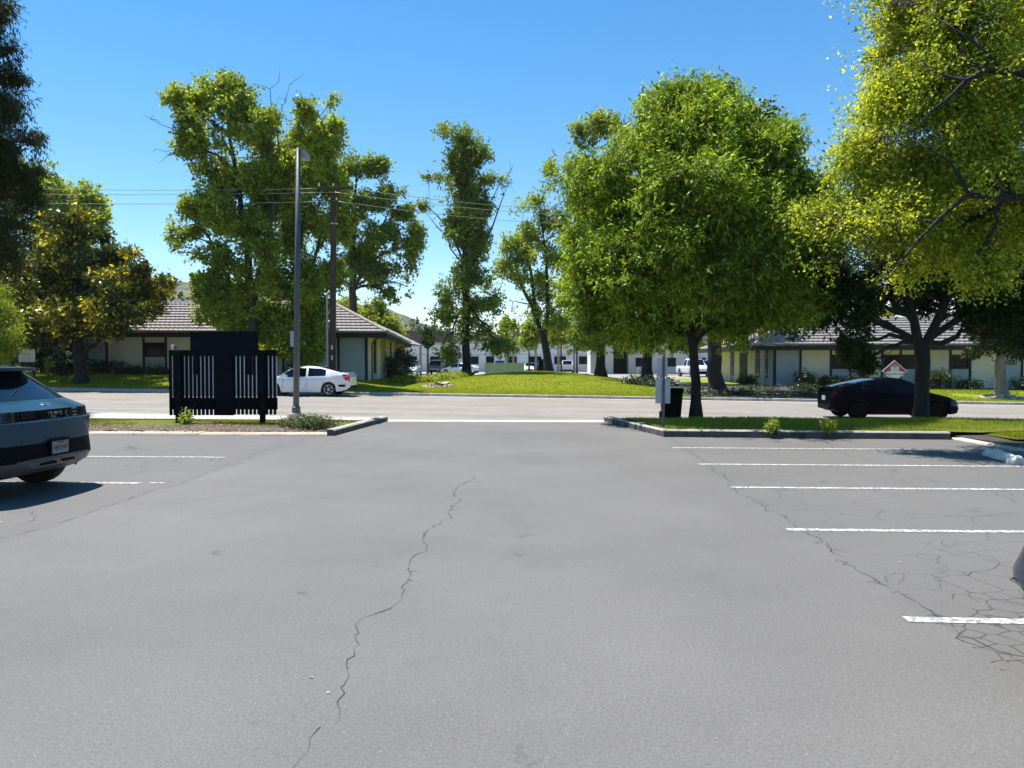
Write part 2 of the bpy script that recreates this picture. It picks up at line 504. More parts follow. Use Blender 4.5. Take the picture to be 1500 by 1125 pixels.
# base terrain to the horizon, everything else lies on top of it
xs = [-2000, -1200, -500, -200, -90, 0, 90, 200, 500, 1200, 2000]
ys = [-300, -100, -40, 0, 20, 40, 70, 100, 200, 500, 1200, 2200]
grid_mesh('ground', xs, ys, lambda X, Y: np.where(Y > 60, -.35, -.75 - .013 * np.clip(X, -90, 90)), M['wild'])

# the car park: stalls on both sides and the lane running out to the street
lot_pts = [(-24, -14), (14, -14), (14, 8.0), (9.2, 12.4), (8.62, 14.2), (8.45, 16.55), (2.52, 16.85), (1.52, 21.1), (-4.4, 21.1), (-4.72, 16.75), (-24, 16.75)]
lot_mb = MB().poly([(x, y, 0) for x, y in lot_pts])
lot = struct('parking_lot', lot_mb, M['asphalt'])

# apron / gutter between lane and street, slopes down to the road
ap = MB()
for i in range(8):
    x0 = -4.9 + i * .86; x1 = x0 + .852
    ap.add([(x0, 20.72, .006), (x1, 20.72, .006), (x1, NEAR_KERB - .42, .0), (x0, NEAR_KERB - .42, .0),
            (x0, NEAR_KERB + .25, float(z_road(x0)) + .012), (x1, NEAR_KERB + .25, float(z_road(x1)) + .012)],
           [(0, 1, 2, 3), (3, 2, 5, 4)])
struct('driveway_apron', ap, M['concrete'])

xs = list(np.linspace(-140, 140, 57))
grid_mesh('street', xs, [NEAR_KERB - .5, 26, 30, 34, FAR_KERB + .1], lambda X, Y: z_road(X) + 0 * Y, M['street'])
street = bpy.data.objects['street']

def road_strip(name, y_, wd, x0, x1, m, skew=0.0):
    mb = MB(); n = max(1, int((x1 - x0) / 5))
    for i in range(n):
        a = x0 + (x1 - x0) * i / n; b = x0 + (x1 - x0) * (i + 1) / n
        y = y_ + skew * max(-30, min(30, (a + b) / 2))
        mb.add([(a, y - wd / 2, float(z_road(a)) + .005), (b, y - wd / 2, float(z_road(b)) + .005),
                (b, y + wd / 2, float(z_road(b)) + .005), (a, y + wd / 2, float(z_road(a)) + .005)], [(0, 1, 2, 3)])
    return mb.build(name, m, street)
road_strip('lane_line', 26.5, .13, -120, 120, M['line'], .05)
road_strip('lane_line', 29.7, .12, -120, 120, M['line'])
for x0 in (-21, -9.5, 9.0, 17.3, -33, 29):
    road_strip('lane_dash', 29.7, .26, x0, x0 + 2.4, M['line'])
road_strip('centre_line', 33.3, .11, -120, 120, M['line_yellow'])
road_strip('centre_line', 33.75, .11, -120, 120, M['line_yellow'])
road_strip('gutter_pan', NEAR_KERB + .3, .55, -120, 120, M['concrete'])
road_strip('gutter_pan', FAR_KERB - .28, .5, -120, 120, M['concrete'])
# sealed joints along the road
mb_j = MB()
for y in (31.2, 28.1, 25.0):
    for k in range(30):
        x0 = -45 + k * 3 + random.uniform(-.3, .3)
        z0 = float(z_road(x0)) + .004; z1 = float(z_road(x0 + 3)) + .004
        yy = y + random.uniform(-.05, .05)
        mb_j.add([(x0, yy, z0), (x0 + 3, yy + .03, z1), (x0 + 3, yy + .07, z1), (x0, yy + .04, z0)], [(0, 1, 2, 3)])
mb_j.build('road_seam', M['crack'], street)

# kerbs -----------------------------------------------------------------
def kerb_run(name, pts, width, h, m, zf=None, seg=1.8, joint=.02, inward=1, face_m=None):
    """poured kerb along a path (front foot on the path), cut by narrow joints"""
    mb = MB()
    for (ax, ay), (bx, by) in zip(pts[:-1], pts[1:]):
        L_ = math.hypot(bx - ax, by - ay); n = max(1, round(L_ / seg))
        ux, uy = (bx - ax) / L_, (by - ay) / L_; nx, ny = -uy * inward, ux * inward
        for i in range(n):
            s0 = L_ * i / n + (joint / 2 if i else 0); s1 = L_ * (i + 1) / n - joint / 2
            prof = [(0, -.12), (.012, h - .03), (.04, h), (width, h), (width, -.12)]
            vs_ = []
            for s in (s0, s1):
                for o_, z in prof:
                    x, y = ax + ux * s + nx * o_, ay + uy * s + ny * o_
                    vs_.append((x, y, z + (float(zf(x, y)) if zf else 0) + .004 * math.sin(i * 2.1)))
            k = len(prof)
            fs_ = [(j, j + 1, k + j + 1, k + j) for j in range(k - 1)] + [tuple(range(k - 1, -1, -1)), tuple(range(k, 2 * k))]
            mb.add(vs_, fs_)
    o = struct(name, mb, m)
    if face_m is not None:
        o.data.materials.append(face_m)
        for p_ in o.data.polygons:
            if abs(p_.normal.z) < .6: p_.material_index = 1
    return o

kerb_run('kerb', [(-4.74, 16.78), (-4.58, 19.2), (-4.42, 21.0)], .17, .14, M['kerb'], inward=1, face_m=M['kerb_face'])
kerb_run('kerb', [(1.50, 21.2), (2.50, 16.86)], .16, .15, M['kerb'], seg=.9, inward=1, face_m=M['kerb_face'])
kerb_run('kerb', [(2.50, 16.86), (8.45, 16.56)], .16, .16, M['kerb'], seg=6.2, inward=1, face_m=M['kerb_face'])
kerb_run('edge_strip', [(-24, 16.72), (-4.9, 16.78)], .62, .035, M['tan_concrete'], seg=1.5)
kerb_run('edge_strip', [(8.47, 16.62), (8.64, 14.2), (9.2, 12.4), (14, 8.0)], .30, .04, M['concrete'], seg=1.6, inward=1)
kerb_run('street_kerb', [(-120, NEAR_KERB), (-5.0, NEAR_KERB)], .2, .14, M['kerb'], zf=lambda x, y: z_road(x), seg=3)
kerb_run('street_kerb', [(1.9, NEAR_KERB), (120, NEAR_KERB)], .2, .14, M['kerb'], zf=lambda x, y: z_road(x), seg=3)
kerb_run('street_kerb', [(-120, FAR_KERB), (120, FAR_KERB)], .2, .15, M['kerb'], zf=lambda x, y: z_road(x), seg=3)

# planting strip at the left: mulch, then grass, then the sidewalk
def zL(X, Y):
    e = sstep(16.9, 18.0, Y)
    return .03 + .05 * e + .02 * np.sin(X * 1.7) * np.sin(Y * 2.3) * e - .06 * sstep(19.6, 20.8, Y) + sstep(20, 22.5, Y) * np.maximum(0, z_road(X) + .09 + .05)
xsl = list(np.linspace(-34, -4.9, 90))
grid_mesh('mulch_bed', xsl, list(np.linspace(17.3, 18.35, 12)), lambda X, Y: zL(X, Y) + .012 * np.sin(X * 9.1) * np.sin(Y * 11.7), M['mulch'])
grid_mesh('verge_lawn', xsl, list(np.linspace(18.3, 20.75, 10)), zL, M['verge'])
grid_mesh('sidewalk', list(np.linspace(-60, -4.9, 40)), [20.7, 21.4, NEAR_KERB + .01], lambda X, Y: np.where(Y < 21.5, .035, 0) + np.maximum(-.02, z_road(X) + .13) * np.where(Y < 21, .3, 1) , M['concrete'])

def zR(X, Y):
    t = sstep(19.8, 22.1, Y)
    return (.13 + .05 * sstep(17, 18.5, Y) + .02 * np.sin(X * 1.3 + Y)) * (1 - t) + (z_road(X) + .135) * t
def zR_full(X, Y):
    left_edge = 1.72 + (21.2 - Y) * .235
    return np.where(X < left_edge, np.minimum(zR(X, Y), .11), zR(X, Y))
# right strip as a fan so that it follows the slanting kerb
def fan(name, x_left, x_right, ys, zf, m, nx=60):
    X = []; Yv = []
    for y in ys:
        X.append(np.linspace(x_left(y), x_right(y), nx)); Yv.append(np.full(nx, y))
    X = np.array(X); Yv = np.array(Yv); Z = zf(X, Yv)
    co = np.stack([X.ravel(), Yv.ravel(), Z.ravel()], 1)
    idx = np.arange(X.size).reshape(X.shape)
    q = np.stack([idx[:-1, :-1], idx[:-1, 1:], idx[1:, 1:], idx[1:, :-1]], -1).reshape(-1, 4)
    o = link_mesh(name, quads_mesh(name, co, q, True), m); o['kind'] = 'structure'
    return o
fan('verge_lawn', lambda y: 2.62 - (y - 16.9) * .235, lambda y: 9.0 + (y - 16.9) * 3.0 if y < 21.6 else 40, list(np.linspace(17.0, NEAR_KERB + .02, 14)), zR, M['verge'])
fan('soil_bed', lambda y: 8.72 + max(0, 14.4 - y) * .35 + max(0, 12.4 - y) * .6, lambda y: 40, list(np.linspace(8.5, 17.4, 14)), lambda X, Y: .05 + .03 * np.sin(X * 2.1) * np.sin(Y * 1.9), M['soil'])
fan('verge_lawn', lambda y: 9.4 + max(0, 16.0 - y) * 1.3, lambda y: 40, list(np.linspace(15.4, NEAR_KERB + .01, 12)), lambda X, Y: np.maximum(zR(X, Y), 0) * 0 + np.where(Y < 17.4, .075, zR(X, Y) - .006), M['verge'])

# far side: lawns that rise to the buildings, the car park behind them
def far_z(X, Y): return z_far(X, Y)
grid_mesh('far_lawn', list(np.linspace(-60, 60, 121)), list(np.linspace(FAR_KERB + .15, 76, 60)), far_z, M['lawn'])
grid_mesh('far_parking_lot', list(np.linspace(-80, 80, 20)), [64, 80, 100, 150], lambda X, Y: .012 + 0 * X, M['far_asphalt'])
# bare shaded soil under the trees right of the mound
fan('soil_bed', lambda y: 7.2 + .1 * math.sin(y * 2) - max(0, y - 44) * .05, lambda y: 15.6 + .25 * math.sin(y * 1.7), list(np.linspace(38.6, 48.5, 18)), lambda X, Y: z_far(X, Y) + .03, M['soil'], nx=40)
# the curving driveway at the right of the mound
dv = MB()
cpts = [(10.0, 51), (9.0, 57), (7.6, 63), (6.0, 70)]
for (x0, y0), (x1, y1) in zip(cpts[:-1], cpts[1:]):
    for i in range(3):
        t0, t1 = i / 3, (i + 1) / 3
        a = (x0 + (x1 - x0) * t0, y0 + (y1 - y0) * t0); b = (x0 + (x1 - x0) * t1, y0 + (y1 - y0) * t1)
        wd = 1.5
        dv.add([(a[0] - wd, a[1], float(z_far(a[0] - wd, a[1])) + .03), (a[0] + wd, a[1], float(z_far(a[0] + wd, a[1])) + .03),
                (b[0] + wd, b[1], float(z_far(b[0] + wd, b[1])) + .03), (b[0] - wd, b[1], float(z_far(b[0] - wd, b[1])) + .03)], [(0, 1, 2, 3)])
struct('driveway', dv, M['far_asphalt'])

# hills -----------------------------------------------------------------
def hill_mat():
    m, N, L, out = nodes_of('wooded_hill')
    b = N.new('ShaderNodeBsdfPrincipled'); b.inputs['Roughness'].default_value = 1.0
    b.inputs['Specular IOR Level'].default_value = 0
    p = world_pos(N, L)
    n1 = tex_noise(N, L, p, .018, 8, .7)
    c = mix_rgb(N, L, ramp(N, L, n1, [(.42, 0.), (.56, 1.)]), (.035, .055, .028), (.15, .125, .065))
    L.new(c, b.inputs['Base Color']); L.new(b.outputs[0], out.inputs['Surface'])
    return m
def vnoise(P, seed=0):
    """value noise in -1..1 for an (n,3) array"""
    P = np.asarray(P, float); i = np.floor(P).astype(np.int64); f = P - i; f = f * f * (3 - 2 * f)
    def h(ix, iy, iz):
        n = (ix * 374761393 + iy * 668265263 + iz * 2147483647 + seed * 1274126177) & 0xffffffff
        n = ((n ^ (n >> 13)) * 1274126177) & 0xffffffff
        n = n ^ (n >> 16)
        return (n & 0xffff) / 32767.5 - 1
    r = 0
    for dx in (0, 1):
        for dy in (0, 1):
            for dz in (0, 1):
                w = np.where(dx, f[:, 0], 1 - f[:, 0]) * np.where(dy, f[:, 1], 1 - f[:, 1]) * np.where(dz, f[:, 2], 1 - f[:, 2])
                r = r + w * h(i[:, 0] + dx, i[:, 1] + dy, i[:, 2] + dz)
    return r
def hill_z(X, Y):
    prof = np.interp(X, [-3000, -1500, -1000, -760, -640, -560, -420, -320, -250, -180, -60, 300, 900, 1600, 3000],
                     [120, 150, 140, 168, 172, 158, 128, 108, 82, 56, 38, 30, 45, 60, 60])
    t = np.clip(1 - np.abs(Y - 1560) / 560, 0, 1); t = t * t * (3 - 2 * t)
    P = np.stack([X.ravel(), Y.ravel(), 0 * X.ravel()], 1)
    n = (vnoise(P / 120, 3) * 10 + vnoise(P / 34, 5) * 5 + vnoise(P / 12, 8) * 3).reshape(X.shape)
    return -2 + t * (prof + n)
grid_mesh('hills', list(np.linspace(-1700, 1700, 341)), list(np.linspace(1000, 2120, 57)), hill_z, hill_mat(), smooth=False)
# summer air: one even, thin volume round the place, the far hills lie deep in it
def haze_mat():
    m, N, L, out = nodes_of('haze')
    v = N.new('ShaderNodeVolumePrincipled')
    v.inputs['Color'].default_value = (.80, .90, 1.0, 1); v.inputs['Density'].default_value = .00011; v.inputs['Anisotropy'].default_value = .1
    L.new(v.outputs[0], out.inputs['Volume'])
    return m
hz = MB().span((-2060, -330, -9), (2060, 2260, 215)).build('haze', haze_mat())
hz['kind'] = 'stuff'

# paint and cracks of the car park ----------------------------------------
def stall_line(x0, x1, y, wd=.10, z=.004, dy=0.0):
    mb = MB(); n = max(2, int(abs(x1 - x0) / .35))
    up, lo = [], []
    for i in range(n + 1):
        t = i / n; x = x0 + (x1 - x0) * t; yy = y + dy * t
        j = random.uniform(-.006, .006)
        up.append((x, yy + wd / 2 + j, z)); lo.append((x, yy - wd / 2 + j * .4 + random.uniform(-.004, .004), z))
    vs_ = lo + up
    mb.add(vs_, [(i, i + 1, n + 1 + i + 1, n + 1 + i) for i in range(n)])
    return mb.build('stall_line', M['line'], lot)
for px0, py0, x1, dy in ((985, 656, 7.0, -.05), (1022, 680, 8.9, -.04), (1070, 714, 9.2, -.0), (1152, 776, 9.6, .02), (1327, 908, 9.8, .02)):
    p = G(px0, py0)
    stall_line(p.x, x1, p.y, .105, dy=dy)
stall_line(2.3, 9.8, 2.38, .105)
for px0, py0 in ((330, 670), (206, 708)):
    p = G(px0, py0)
    stall_line(-12.5, p.x, p.y, .10)
stall_line(-12.5, -5.6, 7.55, .10)
p = G(232, 707.5); stall_line(p.x - .12, p.x + .08, p.y, .06)

def crack_path(px_pts, width, jit=.02, step=.06, branches=0):
    pts = [G(x, y) for x, y in px_pts]
    out = []
    for a, b in zip(pts[:-1], pts[1:]):
        n = max(1, int((b - a).length / step))
        for i in range(n): out.append(a.lerp(b, i / n))
    out.append(pts[-1])
    res = []; wx = wy = 0
    for k, q in enumerate(out):
        wx = wx * .72 + random.gauss(0, jit * .75); wy = wy * .72 + random.gauss(0, jit * .75)
        res.append(Vector((q.x + wx, q.y + wy, .003)))
    return res
def ribbon(mb, path, width):
    n = len(path); vs_ = []
    ph = random.uniform(0, 9)
    for i, p in enumerate(path):
        t = (path[min(i + 1, n - 1)] - path[max(i - 1, 0)]); t.z = 0
        t = t.normalized() if t.length > 1e-6 else Vector((1, 0, 0))
        e = min(1, i / 4, (n - 1 - i) / 4) if n > 8 else 1
        w = width * (.25 + .75 * e) * max(.25, (.75 + .5 * math.sin(i * .9 + ph) + random.uniform(-.35, .35)))
        vs_ += [(p.x - t.y * w / 2, p.y + t.x * w / 2, .003), (p.x + t.y * w / 2, p.y - t.x * w / 2, .003)]
    mb.add(vs_, [(2 * i, 2 * i + 1, 2 * i + 3, 2 * i + 2) for i in range(n - 1)])
def crack(px_pts, width, jit=.03, nbr=0):
    mb = MB(); path = crack_path(px_pts, width, jit)
    ribbon(mb, path, width * .40)
    for _ in range(nbr if nbr > 5 else 0):
        i = random.randrange(len(path)); q = path[i].copy(); br = [q]
        ang = random.uniform(0, 6.28)
        a0 = ang
        for k in range(random.randint(2, 5)):
            ang = a0 + random.gauss(0, .7); q = q + Vector((math.cos(ang), math.sin(ang), 0)) * random.uniform(.015, .05); br.append(q)
        ribbon(mb, br, width * .35)
    return mb.build('crack', M['crack'], lot)
crack([(697, 696), (680, 708), (664, 720), (672, 734), (655, 758), (630, 774), (620, 782), (626, 797), (612, 812), (603, 830), (598, 855), (586, 872), (560, 892),
       (533, 903), (520, 917), (521, 940), (516, 965), (506, 998), (495, 1022), (484, 1045), (474, 1063)], .017, .03, 12)
crack([(620, 776), (585, 777), (540, 776)], .008, .02)
crack([(474, 1062), (462, 1080), (455, 1096), (440, 1112), (432, 1135)], .010, .02)
crack([(980, 640), (1010, 660), (1062, 700), (1085, 722), (1130, 750), (1188, 780), (1206, 796), (1250, 832), (1292, 856), (1340, 884), (1380, 910), (1440, 944), (1482, 970), (1540, 1000)], .017, .03, 40)
crack([(-10, 792), (60, 775), (130, 751), (200, 727), (262, 708), (330, 682), (402, 657), (446, 643), (480, 640)], .015, .03, 6)
crack([(183, 652), (200, 660), (204, 668), (216, 678), (212, 692), (180, 700), (130, 708)], .012, .04, 6)
crack([(10, 752), (50, 748), (52, 758), (20, 775)], .012, .03, 2)
crack([(1510, 740), (1480, 732), (1455, 722), (1420, 716), (1350, 700), (1250, 668), (1210, 650)], .012, .05, 6)
crack([(1360, 862), (1380, 845), (1420, 838), (1470, 836), (1510, 840)], .013, .03, 5)
crack([(1380, 790), (1405, 806), (1440, 812), (1470, 826), (1440, 838)], .010, .03, 4)
crack([(1240, 752), (1290, 762), (1350, 758), (1430, 756), (1505, 757)], .008, .04, 4)
crack([(1130, 706), (1160, 712), (1135, 722), (1180, 735)], .008, .04, 3)
crack([(1060, 690), (1200, 693), (1330, 702), (1500, 706)], .007, .05, 4)
crack([(60, 690), (140, 686), (250, 676), (300, 655)], .007, .05, 3)
# ================================================================== BUILDINGS
def panel_wall(parent, y, spans, z_lo, z_hi, face=-1, axis='x', fixed=None):
    """timber-frame front of posts and stucco panels along X at depth y (faces -Y), spans = [(x0, x1, kind)]"""
    pw = .13
    for (x0, x1, kind) in spans:
        a, b = x0 + pw / 2, x1 - pw / 2
        if kind in ('cream', 'bluegrey'):
            MB().span((a, y, z_lo), (b, y + .1, z_hi)).build('wall_panel', M[kind], parent)
        elif kind == 'window':
            zt = z_hi - .44; zb = z_hi - 1.26
            MB().span((a, y, zt + .04), (b, y + .1, z_hi)).build('wall_panel', M['cream'], parent)
            MB().span((a, y, z_lo), (b, y + .1, zb - .04)).build('wall_panel', M['bluegrey'], parent)
            fr = MB()
            for (c0, c1) in (((a, y - .03, zb - .04), (b, y + .08, zb + .06)), ((a, y - .03, zt - .06), (b, y + .08, zt + .04)),
                             ((a, y - .03, zb + .06), (a + .07, y + .08, zt - .06)), ((b - .07, y - .03, zb + .06), (b, y + .08, zt - .06))):
                fr.span(c0, c1)
            f = fr.build('window', M['dark_trim'], parent)
            MB().span((a + .07, y + .03, zb + .06), (b - .07, y + .05, zt - .06)).build('pane', M['glass'], f)
        elif kind == 'door':
            f = MB().span((a, y + .02, z_lo), (b, y + .08, z_lo + 2.1)).build('door', M['dark_trim'], parent)
            MB().box((b - .12, y - .02, z_lo + 1.0), (.03, .06, .14)).build('handle', M['steel'], f)
            MB().span((a, y, z_lo + 2.14), (b, y + .1, z_hi)).build('wall_panel', M['cream'], parent)
    edges = sorted({s[0] for s in spans} | {s[1] for s in spans})
    for x in edges:
        MB().span((x - pw / 2, y - .05, z_lo - .05), (x + pw / 2, y + .12, z_hi)).build('post', M['dark_trim'], parent)

def tile_roof(parent, eave_a, eave_b, ridge_a, ridge_b, courses=11, pitch_w=.30, name='roof_tiles'):
    """courses of barrel tiles between an eave line and a ridge line; each course overlaps the one below"""
    ea, eb, ra, rb = map(Vector, (eave_a, eave_b, ridge_a, ridge_b))
    up = ((ra + rb) / 2 - (ea + eb) / 2).normalized()
    along = (eb - ea).normalized(); nrm = along.cross(up).normalized()
    if nrm.z < 0: nrm = -nrm
    co, q = [], []
    for k in range(courses):
        t0, t1 = k / courses, min(1, (k + 1.12) / courses)
        a0, b0 = ea.lerp(ra, t0), eb.lerp(rb, t0); a1, b1 = ea.lerp(ra, t1), eb.lerp(rb, t1)
        off = random.uniform(-.05, .05)
        n = max(2, int((b0 - a0).length / pitch_w) * 4)
        base = len(co)
        for i in range(n + 1):
            s = i / n
            lift = .035 * abs(math.sin(math.pi * (i / 4 + off))) + random.uniform(0, .006)
            lo = a0.lerp(b0, s) + nrm * (.095 + lift); hi = a1.lerp(b1, s) + nrm * (.012 + lift * .8)
            co += [lo - nrm * .095, lo, hi]
        for i in range(n):
            o = base + i * 3
            q += [(o, o + 3, o + 4, o + 1), (o + 1, o + 4, o + 5, o + 2)]
    me = quads_mesh(name, np.array([tuple(c) for c in co]), np.array(q))
    o = link_mesh(name, me, M['roof_tile'], parent)
    o['kind'] = 'stuff'
    return o

def cap_line(parent, a, b, r=.09):
    mb = MB(); a, b = Vector(a), Vector(b); n = max(2, int((b - a).length / .38))
    for i in range(n):
        p0 = a.lerp(b, i / n); p1 = a.lerp(b, (i + 1.1) / n)
        mb.tube([p0 + Vector((0, 0, .03)), p1 + Vector((0, 0, .07))], [r * .85, r], 7)
    return mb.build('ridge_tiles', M['roof_tile'], parent)

# ---- left office building
YL = 46.0
bl = thing('office_building', 'long low cream office block with tile roof behind the black slatted board', 'building', (-18, 50, .6))
bl_inv = Matrix.Translation((18, -50, -.6))
class Sub(MB):
    pass
def XL(px, Y=YL): return W(px, 530, Y).x
zlo, zhi = .42, 3.20
px_edges = [(60, 105, 'cream'), (105, 157, 'bluegrey'), (157, 211, 'cream'), (211, 243.5, 'window'), (243.5, 298, 'cream'), (298, 330, 'window'), (330, 384, 'cream'),
            (384, 415, 'window'), (415, 443.5, 'bluegrey'), (443.5, 496, 'cream'), (496, 536.5, 'bluegrey')]
xr_l = XL(536.5)
world_children = []
def holder(root):
    """children are modelled in world coordinates; this undoes the root's own place"""
    return root.matrix_world if False else Matrix.Translation(root.location) @ Matrix.Rotation(root.rotation_euler.z, 4, 'Z')
def settle(root):
    inv = holder(root).inverted()
    for ch in root.children: ch.matrix_parent_inverse = inv
spans = [(XL(a), XL(b), k) for a, b, k in px_edges]
panel_wall(bl, YL, spans, zlo, zhi)
MB().span((spans[0][0], YL + .12, -.4), (xr_l - .12, 58, zhi)).build('wall', M['cream'], bl)
MB().span((spans[0][0], YL - .02, -.4), (xr_l + .06, YL + .118, zlo - .051)).build('plinth', M['dark_trim'], bl)
# end wall (faces +X): pale battens, a tall dark window, recess
for (y0, y1, k) in ((46.2, 47.3, 'cream'), (47.36, 47.9, 'soffit'), (48.5, 49.6, 'cream'), (49.7, 51.2, 'soffit'), (51.3, 52.6, 'cream'), (53.2, 54.5, 'cream'), (54.6, 58, 'cream')):
    MB().span((xr_l - .118, y0, zlo - .2), (xr_l + .02 + (.06 if k == 'cream' else 0), y1, zhi)).build('wall_panel', M[k], bl)
for y0, y1 in ((47.92, 48.46), (52.65, 53.15)):
    f = MB().span((xr_l - .11, y0, zlo + .5), (xr_l + .07, y1, zhi - .3)).build('window', M['dark_trim'], bl)
    MB().span((xr_l + .071, y0 + .06, zlo + .6), (xr_l + .08, y1 - .06, zhi - .4)).build('pane', M['glass'], f)
MB().tube([(xr_l + .25, 46.4, .3), (xr_l + .25, 46.4, 2.7), (xr_l + .9, 45.6, 3.12)], .04, 6).build('downpipe', M['dark_trim'], bl)
MB().tube([(xr_l + .12, 54.8, 2.5), (xr_l + 1.3, 54.0, 2.9)], .035, 6).build('brace', M['dark_trim'], bl)
# roof
E0 = Vector((XL(40), 45.0, 3.42)); E1 = W(566, 487.5, 45.0); E2 = W(602, 503.5, 51.0)
Rr = W(484, 444, 52.0); R0 = Vector((E0.x, 52.0, Rr.z + .08)); EB = Vector((E2.x - .2, 59.0, E2.z)); EBL = Vector((E0.x, 59.0, 3.4))
dk = MB()
dk.add([E0, E1, Rr, R0, E2, EB, EBL], [(0, 1, 2, 3), (1, 4, 2), (4, 5, 2), (5, 6, 3, 2)])
dk.build('roof', M['roof_tile'], bl)
tile_roof(bl, E0, E1, R0, Rr, 11)
tile_roof(bl, E1, E2, Rr, Rr + Vector((.02, .02, 0)), 11, name='hip_tiles')
cap_line(bl, E1 + Vector((0, 0, .06)), Rr + Vector((0, 0, .06)), .11)
cap_line(bl, R0, Rr, .1)
d = Vector((0, 0, -.30))
MB().add([E0 + Vector((0, -.03, -.012)), E1 + Vector((.02, -.03, -.012)), E1 + d + Vector((.02, -.03, 0)), E0 + d + Vector((0, -.03, 0)),
          E0 + Vector((0, .05, -.012)), E1 + Vector((.02, .05, -.012)), E1 + d + Vector((.02, .05, 0)), E0 + d + Vector((0, .05, 0))],
         [(3, 2, 1, 0), (0, 1, 5, 4), (2, 3, 7, 6), (4, 5, 6, 7), (1, 2, 6, 5)]).build('fascia', M['dark_trim'], bl)
MB().add([E1 + Vector((.03, -.02, -.012)), E2 + Vector((.03, 0, -.012)), E2 + d * .9 + Vector((.03, 0, 0)), E1 + d * 1.05 + Vector((.03, -.02, 0)),
          E1 + Vector((-.05, -.02, -.012)), E2 + Vector((-.05, 0, -.012)), E2 + d * .9 + Vector((-.05, 0, 0)), E1 + d * 1.05 + Vector((-.05, -.02, 0))],
         [(0, 1, 2, 3), (0, 4, 5, 1), (3, 2, 6, 7), (7, 6, 5, 4), (1, 5, 6, 2)]).build('fascia', M['dark_trim'], bl)
MB().add([E0 + Vector((0, .06, -.2)), (E1.x - .06, E1.y + .06, E1.z - .2), (E2.x - .06, E2.y, E2.z - .2), (xr_l - .2, 58, 3.05), (E0.x, YL + .3, 3.22)],
         [(0, 1, 4), (1, 2, 3), (1, 3, 4)]).build('soffit', M['soffit'], bl)
nx = W(131, 507, YL - .03)
text_mesh('house_number', '6500', .42, M['ink'], bl, nx, (R(90), 0, 0), .012)
settle(bl)

# ---- right office building
YR = 49.0
br = thing('office_building', 'long low cream office block behind the parked black car and red diamond sign', 'building', (26, 54, 0))
def XR(px, Y=YR): return W(px, 530, Y).x
zlo, zhi = -.02, 2.46
px_edges = [(1135, 1172.5, 'bluegrey'), (1172.5, 1217, 'cream'), (1217, 1246, 'window'), (1246, 1292, 'cream'), (1292, 1319, 'window'), (1319, 1347, 'window'), (1347, 1392, 'cream'),
            (1392, 1421, 'window'), (1421, 1462, 'cream'), (1462, 1497, 'bluegrey'), (1497, 1545, 'cream'), (1545, 1575, 'window'), (1575, 1622, 'cream')]
spans = [(XR(a), XR(b), k) for a, b, k in px_edges]
panel_wall(br, YR, spans, zlo, zhi)
xl_r = spans[0][0]; xend = spans[-1][1]
MB().span((xl_r + .12, YR + .12, -.6), (xend, 66, zhi)).build('wall', M['cream'], br)
MB().span((xl_r - .06, YR - .02, -.6), (xend, YR + .118, zlo - .051)).build('plinth', M['dark_trim'], br)
for (y0, y1, k) in ((49.2, 50.3, 'bluegrey'), (51.1, 52.2, 'cream'), (53.4, 55.4, 'cream'), (57.8, 59.3, 'cream'), (60.6, 63, 'cream')):
    MB().span((xl_r - .06, y0, zlo - .3), (xl_r + .118, y1, zhi)).build('wall_panel', M[k], br)
for y0, y1 in ((50.4, 51.0), (52.3, 53.3), (59.4, 60.5)):
    f = MB().span((xl_r - .05, y0, zlo + .6), (xl_r + .1, y1, zhi - .1)).build('window', M['dark_trim'], br)
    MB().span((xl_r - .06, y0 + .07, zlo + .7), (xl_r - .052, y1 - .07, zhi - .25)).build('pane', M['glass'], f)
dr = MB().span((xl_r - .04, 55.6, zlo - .1), (xl_r + .1, 57.6, zhi - .25)).build('door', M['dark_trim'], br)
MB().box((xl_r - .07, 55.9, .95), (.05, .04, .3)).build('handle', M['steel'], dr)
E0 = W(1105, 506, 48.0); E1 = Vector((xend + 1, 48.0, E0.z)); EL = Vector((E0.x - .1, 66.0, E0.z))
Rl = Vector((E0.x + 5.2, 54.3, W(1265, 467.5, 54.3).z)); Rr2 = Vector((E1.x, 54.3, Rl.z))
Rl2 = Vector((Rl.x, 61.0, Rl.z))
MB().add([E0, E1, Rr2, Rl, EL, Rl2], [(0, 1, 2, 3), (0, 3, 5, 4)]).build('roof', M['roof_tile'], br)
tile_roof(br, E0, E1, Rl, Rr2, 10)
tile_roof(br, EL, E0, Rl2, Rl, 10, name='hip_tiles')
cap_line(br, E0 + Vector((0, 0, .06)), Rl + Vector((0, 0, .06)), .11)
cap_line(br, Rl, Rr2, .1)
MB().span((E0.x - .03, 47.95, E0.z - .29), (E1.x, 48.04, E0.z - .012)).build('fascia', M['dark_trim'], br)
MB().span((E0.x - .1, 48.05, E0.z - .29), (E0.x - .02, 66, E0.z - .012)).build('fascia', M['dark_trim'], br)
MB().add([(E0.x, 48.05, E0.z - .2), (E1.x, 48.05, E0.z - .2), (E1.x, YR + .1, E0.z - .19), (xl_r, YR + .1, E0.z - .19), (xl_r, 66, E0.z - .19), (E0.x, 66, E0.z - .2)],
         [(0, 1, 2, 3), (0, 3, 4, 5)]).build('soffit', M['soffit'], br)
text_mesh('house_number', '6400', .40, M['ink'], br, W(1480, 532, YR - .03), (R(90), 0, 0), .012)
settle(br)

